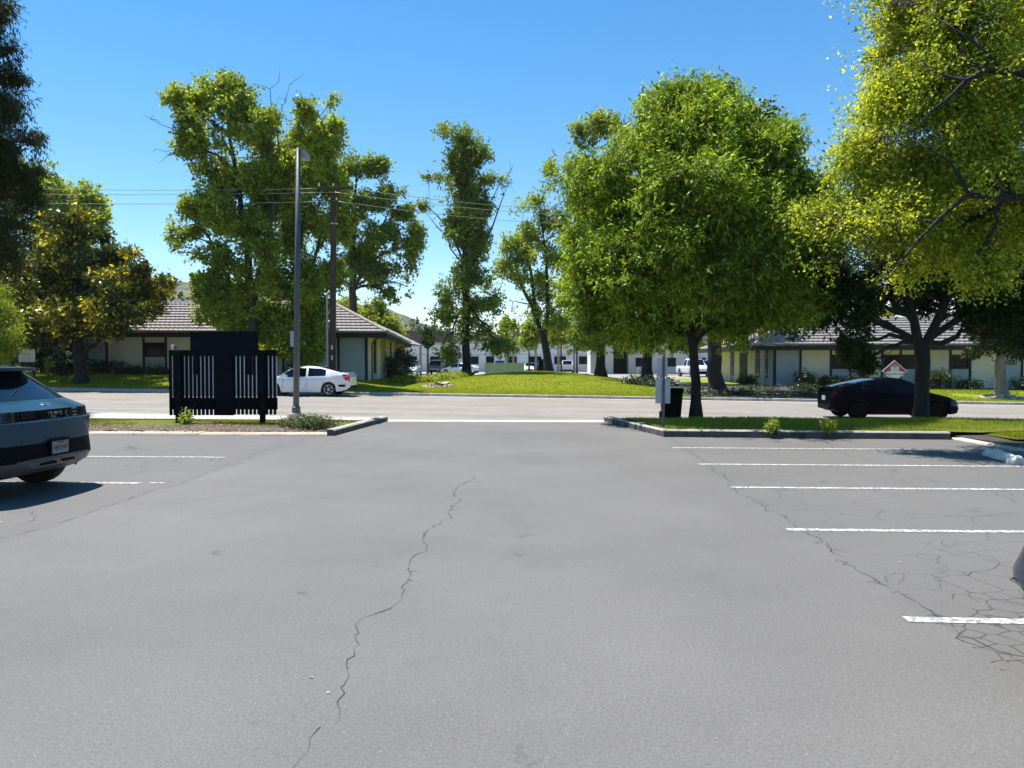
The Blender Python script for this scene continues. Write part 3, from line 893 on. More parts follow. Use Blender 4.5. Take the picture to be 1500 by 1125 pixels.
# ---- the long white building at the back of the far car park
YB = 119.0
bb = thing('white_building', 'long white one-storey building across the far car park, seen under the trees', 'building', (-2, 124, 0))
xa, xb = W(545, 530, YB).x, W(872, 530, YB).x
MB().span((xa, YB, -.2), (xb, YB + 12, W(700, 503, YB).z)).build('wall', M['white_wall'], bb)
MB().span((xa - .2, YB - .25, W(700, 503, YB).z + .003), (xb + .2, YB + 12, W(700, 503, YB).z + .35)).build('parapet', M['concrete'], bb)
MB().span((xa, YB - .07, W(700, 519.5, YB).z), (xb, YB - .004, W(700, 519, YB).z)).build('ledge', M['concrete'], bb)
def far_window(parent, px0, px1, py0, py1, Y):
    a, b = W(px0, py1, Y), W(px1, py0, Y)
    f = MB()
    t = .09
    f.span((a.x, Y - .09, a.z), (b.x, Y - .003, a.z + t)).span((a.x, Y - .09, b.z - t), (b.x, Y - .003, b.z))
    f.span((a.x, Y - .09, a.z + t), (a.x + t, Y - .003, b.z - t)).span((b.x - t, Y - .09, a.z + t), (b.x, Y - .003, b.z - t))
    mx = (a.x + b.x) / 2
    f.span((mx - t / 2, Y - .09, a.z + t), (mx + t / 2, Y - .003, b.z - t))
    o = f.build('window', M['dark_trim'], parent)
    for u, v in ((a.x + t, mx - t / 2), (mx + t / 2, b.x - t)):
        MB().span((u, Y - .05, a.z + t), (v, Y - .03, b.z - t)).build('pane', M['glass'], o)
for px0, px1 in ((593, 611), (630, 645), (648, 666), (688, 701), (712, 724), (740, 757), (774, 793), (812, 829), (848, 866)):
    far_window(bb, px0, px1, 522, 533.5, YB)
settle(bb)
# entrance wing at its right
YC = 100.0
be = thing('white_building', 'white entrance wing with a dark recessed doorway, behind the tree trunks right of the mound', 'building', (8, 106, 0))
zt = W(900, 500, YC).z
def bx(px0, px1, y0=YC, y1=YC + 10, z0=-.1, z1=None): return MB().span((W(px0, 530, YC).x, y0, z0), (W(px1, 530, YC).x, y1, zt if z1 is None else z1))
bx(866, 886, YC + 1.5).build('wall', M['white_wall'], be)
bx(886.1, 897, YC - 1.6, YC + 9.6).build('pillar', M['cream'], be)
bx(897.1, 921, YC + 3).build('recess', M['dark_trim'], be)
bx(921.1, 1062, YC + .4).build('wall', M['white_wall'], be)
bx(862, 1066, YC - 1.9, YC + 10, zt + .003, zt + .55).build('parapet', M['concrete'], be)
dd = bx(902, 916, YC + 2.9, YC + 2.99, 0, 2.3).build('door', M['dark_trim'], be)
for px0, px1 in ((931, 946), (976, 990), (1020, 1034)):
    far_window(be, px0, px1, 524, 537, YC + .4)
settle(be)

# ---- timber canopy on posts over the far parking bays
cp = thing('carport', 'weathered timber carport with a deep board fascia and slim posts over the far parking bays', 'carport', (-10, 92, 0))
Yc = 90.0
def fascia(px0, px1, py0, py1, Y):
    a, b = W(px0, py1, Y), W(px1, py0, Y)
    n = 4; h = (b.z - a.z) / n
    for i in range(n):
        MB().span((a.x, Y + .012 * (i % 2), a.z + i * h + .02), (b.x, Y + .08, a.z + (i + 1) * h)).build('plank', M['brown_trim'], cp)
    MB().span((a.x + .05, Y + .1, a.z + .5), (b.x - .05, Y + 9, a.z + .7)).build('roof_deck', M['brown_trim'], cp)
fascia(586, 660, 484.5, 502, Yc); fascia(766, 848, 490, 503.5, Yc + 4)
for px in (616, 626.5, 648, 742, 752, 785, 818, 841):
    Y = Yc + .35 + (4 if px > 700 else 0)
    p = W(px, 530, Y); top = W(px, 502, Y).z
    MB().cbox((p.x, Y, top / 2 - .05), (.26, .26, top + .1), .02).build('post', M['olive_post'], cp)
settle(cp)

# ---- low pale block wall beside the far bays
wl_ = thing('low_wall', 'pale grey-green plastered enclosure wall at the top of the mound', 'wall', (-4, 72, 0))
Yw = 70.0; a, b = W(710, 556, Yw), W(768, 531.5, Yw)
n = 6
for i in range(n):
    x0 = a.x + (b.x - a.x) * i / n; x1 = a.x + (b.x - a.x) * (i + 1) / n
    MB().span((x0 + .012, Yw, -.2), (x1 - .012, Yw + .2, b.z - .12)).build('panel', M['bluegrey'], wl_)
MB().span((a.x - .04, Yw - .04, b.z - .117), (b.x + .04, Yw + .24, b.z)).build('coping', M['concrete'], wl_)
settle(wl_)
# ================================================================== TREES AND PLANTS
def leaf_faces(name, pos, axis, nrm, L, Wd, tint, m, parent, fold=.12):
    n = len(pos)
    axis = axis / (np.linalg.norm(axis, axis=1, keepdims=True) + 1e-9)
    side = np.cross(axis, nrm); side /= (np.linalg.norm(side, axis=1, keepdims=True) + 1e-9)
    up = np.cross(side, axis)
    L = np.broadcast_to(L, (n,))[:, None]; Wd = np.broadcast_to(Wd, (n,))[:, None]
    mid = pos + axis * L * .45 + up * L * fold
    co = np.empty((n, 4, 3), np.float32)
    co[:, 0] = pos; co[:, 1] = mid + side * Wd / 2; co[:, 2] = pos + axis * L; co[:, 3] = mid - side * Wd / 2
    me = quads_mesh(name, co.reshape(-1, 3), np.arange(n * 4).reshape(n, 4))
    at = me.attributes.new('tint', 'FLOAT', 'FACE')
    at.data.foreach_set('value', np.clip(tint, 0, 1).astype(np.float32))
    return link_mesh(name, me, m, parent)

def unit(n):
    v = rng.normal(size=(n, 3)); return v / np.linalg.norm(v, axis=1, keepdims=True)

def blob_points(blobs, n, gap=.0, gscale=.9, rough=.38, shell=2.2, seed=0, rscale=2.2):
    """n points (with outward directions) through a set of ellipsoids, thinned by noise into clumps and gaps"""
    wts = np.array([(b[3] * b[4] * b[5]) ** .72 for b in blobs]); wts /= wts.sum()
    k = rng.choice(len(blobs), size=int(n * 2.6), p=wts)
    B = np.array(blobs, float)[k]
    d = unit(len(k))
    f = 1 + rough * vnoise(d * rscale + k[:, None] * 7.31, seed)
    r = rng.random(len(k)) ** (1 / shell) * f * np.where(rng.random(len(k)) < .12, rng.uniform(1.0, 1.4, len(k)), 1)
    p = B[:, :3] + d * r[:, None] * B[:, 3:6]
    if gap > -1:
        g = vnoise(p * gscale, seed + 1) * .7 + vnoise(p * gscale * 2.3, seed + 2) * .45
        keep = g > gap
        p, d, k = p[keep], d[keep], k[keep]
    return p[:n], d[:n], k[:n]

def foliage(name, p, d, m, parent, per=9, Lf=.1, Wf=.05, twig=.3, up=.5, droop=.15, out=.35, tintvar=.28, seed=0, jitter=.06, lens_var=.55):
    n = len(p)
    tdir = d * .8 + unit(n) * .8 + np.array([0, 0, .15]); tdir /= np.linalg.norm(tdir, axis=1, keepdims=True)
    t = rng.random((n, per))
    base = p[:, None, :] + tdir[:, None, :] * (t[:, :, None] - .3) * twig + rng.normal(size=(n, per, 3)) * jitter
    sp_t = .5 + .42 * np.clip(vnoise(p * .9, seed + 9) + .6 * vnoise(p * 2.7, seed + 19), -1, 1)
    tint = sp_t[:, None] + rng.normal(size=(n, per)) * tintvar
    N = n * per
    base = base.reshape(N, 3)
    ax = np.repeat(tdir, per, 0) * .55 + unit(N) * .8 + np.array([0, 0, -droop])
    nr = unit(N) * .75 + np.array([0, 0, up]) + np.repeat(d, per, 0) * out
    L = Lf * (1 + lens_var * rng.uniform(-1, 1, N))
    return leaf_faces(name, base, ax, nr, L, L * (Wf / Lf), tint.ravel(), m, parent)

def refine(blobs, k=7, rs=(.30, .52), core=.62, reach=(.55, 1.0)):
    """break each rounded mass into a smaller core and a handful of outlying clumps"""
    out, owner = [], []
    for i, (x, y, z, a, b, c) in enumerate(blobs):
        out.append((x, y, z, a * core, b * core, c * core)); owner.append(i)
        for d in unit(k):
            q = rng.uniform(*reach); s = rng.uniform(*rs)
            out.append((x + d[0] * a * q, y + d[1] * b * q, z + d[2] * c * q, max(.16, a * s), max(.16, b * s), max(.14, c * s * .85))); owner.append(i)
    return out, owner

def curve_pts(a, b, sag, n=6, wob=.06):
    a, b = Vector(a), Vector(b); L_ = (b - a).length
    pts = []
    for i in range(n + 1):
        t = i / n
        p = a.lerp(b, t) + Vector((0, 0, 1)) * sag * L_ * math.sin(math.pi * t)
        if 0 < i < n: p += Vector((random.gauss(0, 1), random.gauss(0, 1), random.gauss(0, 1))) * wob * L_ * .35
        pts.append(p)
    return pts

def trunk_at(path, z):
    for a, b in zip(path[:-1], path[1:]):
        if a[0].z <= z <= b[0].z and b[0].z > a[0].z:
            t = (z - a[0].z) / (b[0].z - a[0].z)
            return a[0].lerp(b[0], t), a[1] + (b[1] - a[1]) * t
    return (path[-1][0], path[-1][1]) if z > path[-1][0].z else (path[0][0], path[0][1])

def px_blobs(Y, rows, depth=1.0, spread=0.0):
    """rows (px, py, rx, ry[, dy]) of the photo at distance Y -> ellipsoids in metres"""
    out = []
    for r in rows:
        dy = r[4] if len(r) > 4 else random.uniform(-1, 1) * spread
        y = Y + dy; c = W(r[0], r[1], y); s = y / F
        rx, rz = r[2] * s, r[3] * s
        out.append((c.x, c.y, c.z, rx, (rx + rz) / 2 * depth, rz))
    return out

def make_tree(name, label, trunks, blobs, m_leaf, m_bark, n, per, Lf, Wf, group=None, gap=0.0, gscale=.9, twig=.35, twigs=7, limb_r=.5,
              rough=.38, up=.5, droop=.15, out=.35, shell=2.2, tintvar=.28, jitter=.06, sides=8, cat='tree', bare=None, seed=None, crown='crown', rise=.55, flare=1.35, tip=.012, sub=9, rs=(.30, .52), core=.92, reach=(.45, .95)):
    """trunks: list of [(point, radius), ...] from the ground up"""
    seed = seed if seed is not None else random.randrange(1000)
    base = trunks[0][0][0]
    root = thing(name, label, cat, base, 0, group)
    mb = MB()
    for tr in trunks:
        pts, rads = [], []
        for (a, ra), (b, rb) in zip(tr[:-1], tr[1:]):
            k = max(2, int((b - a).length / .8))
            for i in range(k):
                t = i / k
                q = a.lerp(b, t)
                if pts: q = q + Vector((random.gauss(0, .03), random.gauss(0, .03), 0)) * min(1.5, ra * 3)
                pts.append(q); rads.append(ra + (rb - ra) * t)
        pts.append(tr[-1][0]); rads.append(tr[-1][1])
        if tr is trunks[0]:
            pts.insert(0, pts[0] + Vector((0, 0, -.25))); rads.insert(0, rads[0] * flare * 1.1)
            rads[1] *= flare
        mb.tube(pts, rads, sides + 2)
    fine, owner = refine(blobs, sub, rs, core, reach)
    tp, td, tk = blob_points(fine, n, gap, gscale, rough, shell, seed)
    by_blob = {}
    for i, k in enumerate(tk): by_blob.setdefault(owner[int(k)], []).append(i)
    for bi, b in enumerate(blobs):
        c = Vector(b[:3]); best = None
        for ti, tr in enumerate(trunks):
            if ti and (not all(q2[0].z > q1[0].z for q1, q2 in zip(tr[:-1], tr[1:]))):
                for (qa, ra_), (qb, rb_) in zip(tr[:-1], tr[1:]):
                    for t_ in (.25, .6, 1.0):
                        q = qa.lerp(qb, t_); dd_ = (q - c).length * .9
                        if best is None or dd_ < best[0]: best = (dd_, q, ra_ + (rb_ - ra_) * t_)
                continue
            hd = min((Vector((q.x, q.y, 0)) - Vector((c.x, c.y, 0))).length for q, _ in tr)
            z = c.z - rise * hd - .25 * b[5]
            q, r_ = trunk_at(tr, max(z, tr[0][0].z + (tr[-1][0].z - tr[0][0].z) * (.30 if tr is trunks[0] else .05)))
            dd_ = (q - c).length
            if best is None or dd_ < best[0]: best = (dd_, q, r_)
        dd_, q, r_ = best
        r0 = min(r_ * .75, limb_r * (.022 * dd_ + .03) * 2.0)
        limb = curve_pts(q, c, .10, 7, .09)
        mb.tube(limb, [max(tip, r0 * (1 - .75 * i / 7)) for i in range(8)], sides, cap=False)
        ids = by_blob.get(bi, [])
        random.shuffle(ids)
        for i in ids[:twigs]:
            e = Vector(tp[i]); s = limb[random.randint(3, 7)]
            tw = curve_pts(s, e, .06, 4, .12)
            mb.tube(tw, [max(tip * .5, r0 * .22 * (1 - .8 * j / 4)) for j in range(5)], 5, cap=False)
    if bare:
        for a, b, r_ in bare:
            pth = curve_pts(a, b, .08, 6, .10)
            mb.tube(pth, [r_ * (1 - .8 * i / 6) for i in range(7)], 5, cap=False)
            for _ in range(7):
                s = pth[random.randint(2, 6)]
                e = s + Vector((random.gauss(0, 1), random.gauss(0, .6), random.gauss(.2, .9))) * (b - a).length * .13
                mb.tube(curve_pts(s, e, .05, 3, .12), [r_ * .35, r_ * .28, r_ * .2, r_ * .1], 4, cap=False)
    mb.build('trunk', m_bark, root, smooth='all')
    foliage(crown, tp, td, m_leaf, root, per, Lf, Wf, twig, up, droop, out, tintvar, seed, jitter)
    settle(root)
    return root

L_ASH = leaf_mat('ash_leaves', (.042, .095, .008), (.36, .50, .042), .34, .5, spec=.26)
L_ELM = leaf_mat('elm_leaves', (.10, .16, .016), (.54, .60, .065), .48, .5, spec=.22)
L_SYC = leaf_mat('sycamore_leaves', (.085, .135, .016), (.37, .47, .052), .42, .5, spec=.26)
L_POP = leaf_mat('poplar_leaves', (.062, .108, .018), (.29, .385, .05), .40, .5, spec=.26)
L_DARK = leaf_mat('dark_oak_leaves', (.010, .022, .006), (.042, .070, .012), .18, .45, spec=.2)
L_MAG = leaf_mat('magnolia_leaves', (.020, .040, .010), (.14, .175, .022), .26, .30, accent=(.78, .64, .05), spec=.35)
L_CON = leaf_mat('conifer_needles', (.018, .026, .009), (.062, .070, .022), .14, .8, spec=.08)
L_FRESH = leaf_mat('fresh_leaves', (.115, .18, .014), (.31, .37, .035), .46, .45)
L_SHRUB = leaf_mat('shrub_leaves', (.020, .040, .012), (.060, .095, .022), .2, .45)
L_FLOWER = leaf_mat('white_blossom', (.45, .46, .40), (.75, .75, .70), .3, .6, tcol=(1, 1, 1))
L_FAR = leaf_mat('far_leaves', (.035, .055, .020), (.085, .115, .035), .3, .6)

def V(px, py, Y): return W(px, py, Y)
def zg(px, Y, fn):
    x = W(px, 530, Y).x
    return Vector((x, Y, float(fn(x, Y))))

# -- the big leafy tree on the planting strip, right of the lane
Y = 20.7; b0 = zg(1020, Y, zR)
t1 = [[(b0, .155), (V(1019, 560, Y), .125), (V(1017, 520, Y), .12), (V(1012, 485, Y), .11)],
      [(V(1014, 500, Y), .085), (V(990, 440, Y), .07), (V(970, 360, Y - .3), .05), (V(985, 240, Y - .2), .03)],
      [(V(1015, 495, Y), .085), (V(1030, 430, Y + .2), .07), (V(1050, 340, Y + .3), .05), (V(1045, 200, Y), .03)],
      [(V(1018, 505, Y), .07), (V(1060, 440, Y + .4), .055), (V(1110, 370, Y + .5), .035)],
      [(V(1014, 490, Y), .07), (V(950, 450, Y - .4), .05), (V(890, 390, Y - .5), .03)]]
rows = [(1000, 205, 88, 62, 0), (905, 270, 66, 62, -.5), (1088, 235, 78, 66, .5), (1010, 295, 105, 70, -1.1), (880, 355, 54, 70, 0), (1118, 335, 70, 75, 0),
        (960, 395, 85, 62, -.9), (1060, 410, 90, 62, -.6), (1145, 415, 52, 50, .5), (862, 425, 34, 42, .3), (925, 460, 55, 38, 0), (1042, 160, 52, 34, .3),
        (958, 165, 36, 28, .5), (1172, 300, 36, 50, .8), (1000, 350, 100, 55, .9), (1090, 300, 60, 60, 1.2), (915, 330, 50, 50, 1.2), (1000, 138, 26, 18, 0),
        (845, 330, 24, 36, 0), (1110, 455, 40, 28, .4), (985, 465, 50, 30, .6), (1195, 370, 34, 44, .5), (1205, 300, 24, 30, .8), (880, 470, 30, 22, .2), (1185, 440, 34, 28, .6), (940, 490, 34, 16, .3), (1140, 215, 24, 22, .3), (1070, 480, 34, 18, .4)]
make_tree('ash_tree', 'broad bright green tree on the strip right of the lane, beside the black wheeled bin', t1, px_blobs(Y, rows, 1.3), L_ASH, M['bark_dark'],
          23000, 15, .120, .038, gap=-.20, gscale=1.3, twig=.62, twigs=12, droop=.5, jitter=.035, rough=.5, up=.45, tintvar=.38, seed=21, sub=6, rs=(.34, .56), core=.84, reach=(.5, .92))

# -- the tree in front of it at the far right: crown reaches in from outside the picture
Y = 15.0
b0 = Vector((11.6, 14.6, .06))
tr = [[(b0, .30), (Vector((11.4, 14.6, 1.6)), .24), (Vector((11.0, 14.7, 3.4)), .20), (Vector((10.6, 14.8, 5.6)), .13), (Vector((10.3, 14.9, 8.0)), .07)],
      [(Vector((11.2, 14.7, 2.6)), .14), (V(1580, 330, 14.2), .085), (V(1500, 288, 13.9), .062), (V(1455, 292, 13.7), .052), (V(1420, 284, 13.6), .044), (V(1378, 318, 13.5), .032), (V(1345, 352, 13.5), .022), (V(1300, 410, 13.7), .01)],
      [(Vector((10.8, 14.7, 4.6)), .13), (V(1560, 130, 13.9), .08), (V(1500, 108, 13.6), .06), (V(1445, 102, 13.5), .05), (V(1415, 118, 13.4), .042), (V(1392, 142, 13.4), .034), (V(1368, 160, 13.4), .025), (V(1335, 195, 13.5), .012)],
      [(V(1420, 286, 13.6), .032), (V(1392, 238, 13.6), .022), (V(1340, 205, 13.8), .01)],
      [(V(1470, 104, 13.5), .032), (V(1428, 62, 13.6), .022), (V(1370, 25, 13.8), .01)]]
rows = [(1322, 55, 56, 55, .3), (1415, 35, 78, 66, -.3), (1292, 140, 50, 48, .4), (1385, 140, 78, 58, -.5), (1475, 130, 70, 76, .6), (1262, 235, 42, 40, 0),
        (1345, 240, 70, 50, .5), (1440, 240, 72, 60, -.6), (1228, 318, 38, 32, .2), (1308, 330, 60, 44, -.5), (1400, 330, 70, 50, .7), (1485, 330, 60, 52, 0),
        (1228, 375, 24, 20, 0), (1325, 392, 40, 22, .2), (1430, 398, 46, 22, -.4), (1545, 200, 80, 110, 0), (1545, 10, 90, 90, .5), (1305, 5, 40, 36, 0),
        (1195, 322, 18, 12, 0), (1385, -40, 80, 50, 0), (1560, 320, 70, 66, 0), (1265, 85, 20, 16, .2)]
make_tree('elm_tree', 'yellow-green fine-leaved tree whose boughs reach in from the right edge over the parking stalls', tr, px_blobs(Y, rows, 1.05), L_ELM, M['bark_dark'],
          19000, 14, .066, .038, gap=.0, gscale=1.5, twig=.55, twigs=22, droop=.25, rough=.75, jitter=.07, limb_r=.45, tintvar=.38, seed=5, sub=3, rs=(.5, .7), core=1.0, reach=(.2, .6))

# -- dark tree with a forked trunk behind the black car
Y = 21.4; b0 = zg(1350, Y, zR)
tr = [[(b0, .20), (V(1350, 560, Y), .185), (V(1350, 505, Y), .20)],
      [(V(1347, 510, Y), .14), (V(1338, 465, Y), .11), (V(1325, 420, Y), .10), (V(1310, 340, Y), .05)],
      [(V(1353, 510, Y), .15), (V(1372, 475, Y), .12), (V(1390, 425, Y), .10), (V(1420, 330, Y), .05)]]
rows = [(1235, 425, 46, 36, 0), (1325, 395, 62, 48, 0), (1425, 400, 70, 56, 0), (1482, 450, 50, 42, 0), (1250, 465, 18, 36, -.2), (1425, 458, 36, 20, .2),
        (1335, 300, 80, 70, .4), (1440, 300, 80, 80, .4), (1205, 455, 24, 20, 0), (1290, 422, 34, 20, .5), (1480, 380, 50, 50, .3), (1245, 505, 14, 20, -.2), (1265, 530, 9, 14, -.2),
        (1352, 440, 36, 16, .4), (1215, 400, 24, 20, 0), (1520, 420, 50, 60, .3), (1500, 495, 40, 20, .3)]
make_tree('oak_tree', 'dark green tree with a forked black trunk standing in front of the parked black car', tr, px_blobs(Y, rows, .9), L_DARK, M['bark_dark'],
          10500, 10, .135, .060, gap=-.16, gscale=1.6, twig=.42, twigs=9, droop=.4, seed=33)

# -- trees round the mound and behind the big ash
Y = 42.5; b0 = zg(1052, Y, z_far)
tr = [[(b0, .46), (V(1047, 545, Y), .40), (V(1046, 480, Y), .36), (V(1060, 380, Y), .25), (V(1080, 250, Y), .10)]]
rows = [(1108, 188, 36, 30), (1138, 245, 42, 46), (1068, 250, 50, 60), (1150, 340, 52, 50), (1085, 390, 70, 50), (1180, 420, 50, 36), (1010, 430, 44, 34), (1130, 170, 22, 16), (1165, 470, 40, 22), (1195, 370, 26, 30), (1060, 465, 50, 24), (1150, 440, 40, 30)]
make_tree('shade_tree', 'thick-trunked dark tree across the street, behind the trunk of the big bright tree', tr, px_blobs(Y, rows, 1.0, 1.5), L_DARK, M['bark_dark'],
          3000, 9, .21, .12, gap=-.1, gscale=.9, twig=.6, twigs=6, seed=44)
Y = 54.0; b0 = zg(948, Y, z_far)
tr = [[(b0, .40), (V(948, 520, Y), .32), (V(950, 440, Y), .27), (V(962, 320, Y), .18), (V(980, 200, Y), .08)]]
rows = [(990, 150, 34, 24), (960, 175, 30, 24), (925, 205, 24, 26), (960, 290, 50, 56), (930, 400, 50, 45), (885, 465, 36, 30), (960, 480, 40, 24), (1010, 240, 40, 60), (1015, 150, 24, 20), (915, 490, 40, 20), (1000, 500, 34, 18)]
make_tree('shade_tree', 'dark tree on the right flank of the mound, half hidden by the big bright tree', tr, px_blobs(Y, rows, 1.0, 1.5), L_POP, M['bark_dark'],
          2600, 9, .24, .15, gap=-.08, gscale=.8, twig=.7, twigs=6, seed=45)
Y = 60.0; b0 = zg(880, Y, z_far)
tr = [[(b0, .42), (V(880, 520, Y), .32), (V(878, 440, Y), .24), (V(870, 320, Y), .15), (V(868, 215, Y), .06)]]
rows = [(868, 190, 22, 22), (850, 225, 22, 28), (900, 190, 20, 20), (862, 290, 28, 38), (842, 430, 30, 36), (880, 470, 34, 26), (842, 350, 20, 24), (846, 190, 12, 8), (835, 250, 12, 14), (870, 500, 28, 16), (910, 500, 20, 20)]
make_tree('sycamore_tree', 'thin-topped olive green tree rising at the left shoulder of the big bright tree', tr, px_blobs(Y, rows, 1.0, 1.0), L_SYC, M['bark_dark'],
          2700, 9, .21, .145, gap=.0, gscale=.9, twig=.7, twigs=6, seed=46)
Y = 74.0; b0 = zg(805, Y, z_far)
tr = [[(b0, .50), (V(801, 520, Y), .38), (V(793, 485, Y), .32)],
      [(V(793, 488, Y), .24), (V(780, 450, Y), .19), (V(762, 415, Y), .12), (V(740, 385, Y), .05)],
      [(V(797, 505, Y), .24), (V(803, 450, Y), .18), (V(800, 380, Y), .12), (V(790, 300, Y), .05)],
      [(V(785, 465, Y), .2), (V(778, 400, Y), .13), (V(765, 330, Y), .05)]]
rows = [(790, 340, 26, 28), (768, 372, 22, 30), (828, 335, 20, 32), (812, 268, 16, 20), (760, 408, 18, 20), (800, 420, 28, 26), (838, 405, 24, 34), (790, 300, 16, 18), (806, 246, 12, 10), (746, 440, 9, 20), (820, 470, 26, 18), (775, 345, 16, 18),
        (742, 390, 10, 12), (825, 300, 14, 14), (830, 440, 22, 20), (738, 410, 16, 34), (848, 310, 16, 26), (768, 310, 18, 16), (815, 375, 28, 28), (790, 450, 26, 22), (752, 360, 16, 18)]
make_tree('sycamore_tree', 'airy tree with slanting dark stems behind the crest of the mound', tr, px_blobs(Y, rows, 1.0, 1.5), L_SYC, M['bark_dark'],
          4200, 9, .19, .135, gap=.06, gscale=.8, twig=.9, twigs=8, seed=47, rough=.55)
Y = 58.5; b0 = zg(683, Y, z_far)
tr = [[(b0, .34), (V(682, 500, Y), .29), (V(682, 400, Y), .24), (V(681, 290, Y), .14), (V(680, 200, Y), .05)],
      [(V(682, 400, Y), .12), (V(705, 370, Y), .09), (V(722, 330, Y), .06), (V(738, 285, Y), .03)],
      [(V(682, 390, Y), .09), (V(660, 340, Y), .07), (V(640, 315, Y), .04), (V(628, 305, Y), .02)]]
rows = [(668, 200, 24, 18), (690, 225, 26, 24), (652, 255, 24, 11), (680, 275, 30, 26), (722, 262, 20, 8), (745, 272, 11, 10), (690, 325, 30, 34), (664, 385, 13, 14), (656, 428, 16, 24), (700, 415, 20, 24), (662, 470, 30, 26), (718, 450, 20, 20),
        (652, 505, 24, 22), (712, 490, 28, 24), (735, 508, 20, 14), (690, 370, 26, 24), (680, 240, 26, 30), (688, 410, 26, 26), (670, 340, 20, 24), (705, 300, 20, 16), (655, 190, 10, 8), (715, 225, 10, 12), (630, 258, 10, 7), (685, 450, 24, 24), (700, 350, 20, 14)]
make_tree('poplar_tree', 'tall narrow tree with a straight black trunk on the left flank of the mound', tr, px_blobs(Y, rows, 1.0, .8), L_POP, M['bark_dark'],
          6000, 9, .17, .12, gap=-.04, gscale=1.0, twig=.7, twigs=7, seed=48, rough=.5,
          bare=[(V(672, 380, Y), V(612, 302, Y), .06), (V(700, 345, Y), V(748, 250, Y), .05)])

# -- cluster left of the centre: tall trees in front of and behind the left building
Y = 41.5; b0 = zg(369, Y, z_far)
tr = [[(b0, .34), (V(368, 500, Y), .30), (V(367, 440, Y), .26), (V(362, 360, Y), .18), (V(345, 250, Y), .12), (V(330, 160, Y), .04)],
      [(V(368, 450, Y), .20), (V(390, 380, Y), .16), (V(400, 300, Y), .11), (V(395, 210, Y), .04)],
      [(V(369, 470, Y), .16), (V(335, 410, Y), .11), (V(305, 345, Y), .06), (V(282, 320, Y), .03)]]
rows = [(286, 142, 32, 18), (325, 130, 40, 18), (300, 195, 44, 40), (352, 172, 38, 38), (330, 255, 40, 36), (378, 265, 30, 36), (262, 345, 14, 22), (288, 335, 16, 12), (322, 380, 36, 24),
        (288, 430, 18, 16), (378, 345, 34, 40), (332, 440, 26, 34), (362, 415, 30, 30), (302, 455, 22, 24), (270, 210, 16, 18), (275, 305, 12, 14), (318, 120, 30, 10), (268, 165, 16, 14), (345, 480, 26, 24),
        (388, 210, 14, 34), (262, 372, 8, 12), (300, 410, 16, 12), (405, 285, 24, 44), (398, 390, 26, 34), (345, 320, 40, 32), (250, 150, 12, 10), (300, 300, 30, 24), (400, 175, 18, 22), (355, 455, 40, 30), (310, 420, 26, 22)]
make_tree('sycamore_tree', 'tall tree with big leaf clumps rising behind the black slatted board', tr, px_blobs(Y, rows, 1.0, 1.3), L_SYC, M['bark'],
          10500, 9, .155, .115, gap=-.10, gscale=1.2, twig=.55, twigs=7, seed=50, rough=.45,
          bare=[(V(300, 240, Y), V(222, 175, Y), .05), (V(292, 250, Y), V(228, 218, Y), .045), (V(390, 250, Y), V(408, 120, Y), .05), (V(400, 250, Y), V(424, 125, Y), .045)])
Y = 43.5; b0 = zg(432, Y, z_far)
tr = [[(b0, .26), (V(430, 480, Y), .22), (V(432, 400, Y), .18), (V(445, 300, Y), .12), (V(452, 200, Y), .04)],
      [(V(431, 470, Y), .14), (V(455, 400, Y), .1), (V(478, 320, Y), .05)]]
rows = [(448, 165, 20, 22), (470, 205, 30, 24), (440, 250, 34, 40), (478, 268, 32, 30), (450, 335, 40, 36), (440, 415, 38, 44), (402, 470, 34, 30), (455, 488, 30, 34), (488, 400, 20, 30), (488, 150, 7, 9), (488, 185, 16, 10), (425, 225, 18, 30),
        (420, 350, 24, 30), (445, 505, 28, 22), (405, 505, 20, 20), (460, 450, 24, 24), (500, 330, 20, 30), (440, 190, 16, 14), (430, 300, 20, 24)]
make_tree('sycamore_tree', 'leafy tree behind the street lamp and white sedan, foliage hanging to the ground', tr, px_blobs(Y, rows, 1.0, 1.2), L_SYC, M['bark'],
          10000, 9, .155, .115, gap=-.12, gscale=1.2, twig=.55, twigs=7, seed=51, rough=.45)
Y = 61.0; b0 = zg(518, Y, z_far)
tr = [[(b0, .34), (V(517, 440, Y), .30), (V(516, 360, Y), .22), (V(522, 260, Y), .08)],
      [(V(517, 430, Y), .16), (V(540, 370, Y), .1), (V(570, 310, Y), .05)]]
rows = [(522, 240, 26, 22), (548, 245, 20, 18), (575, 285, 18, 20), (540, 305, 28, 24), (590, 312, 20, 13), (560, 350, 32, 24), (604, 362, 17, 24), (530, 378, 24, 24), (590, 398, 24, 20), (578, 432, 20, 10), (548, 400, 24, 22), (503, 330, 20, 34),
        (620, 302, 9, 5), (520, 285, 20, 20), (606, 335, 12, 8), (500, 225, 14, 10), (596, 420, 12, 14), (510, 400, 14, 24)]
make_tree('sycamore_tree', 'airy tree behind the end of the left building, right of the wooden utility pole', tr, px_blobs(Y, rows, 1.0, 1.2), L_POP, M['bark'],
          5600, 9, .17, .125, gap=.0, gscale=1.0, twig=.7, twigs=7, seed=52, rough=.5)
Y = 68.0
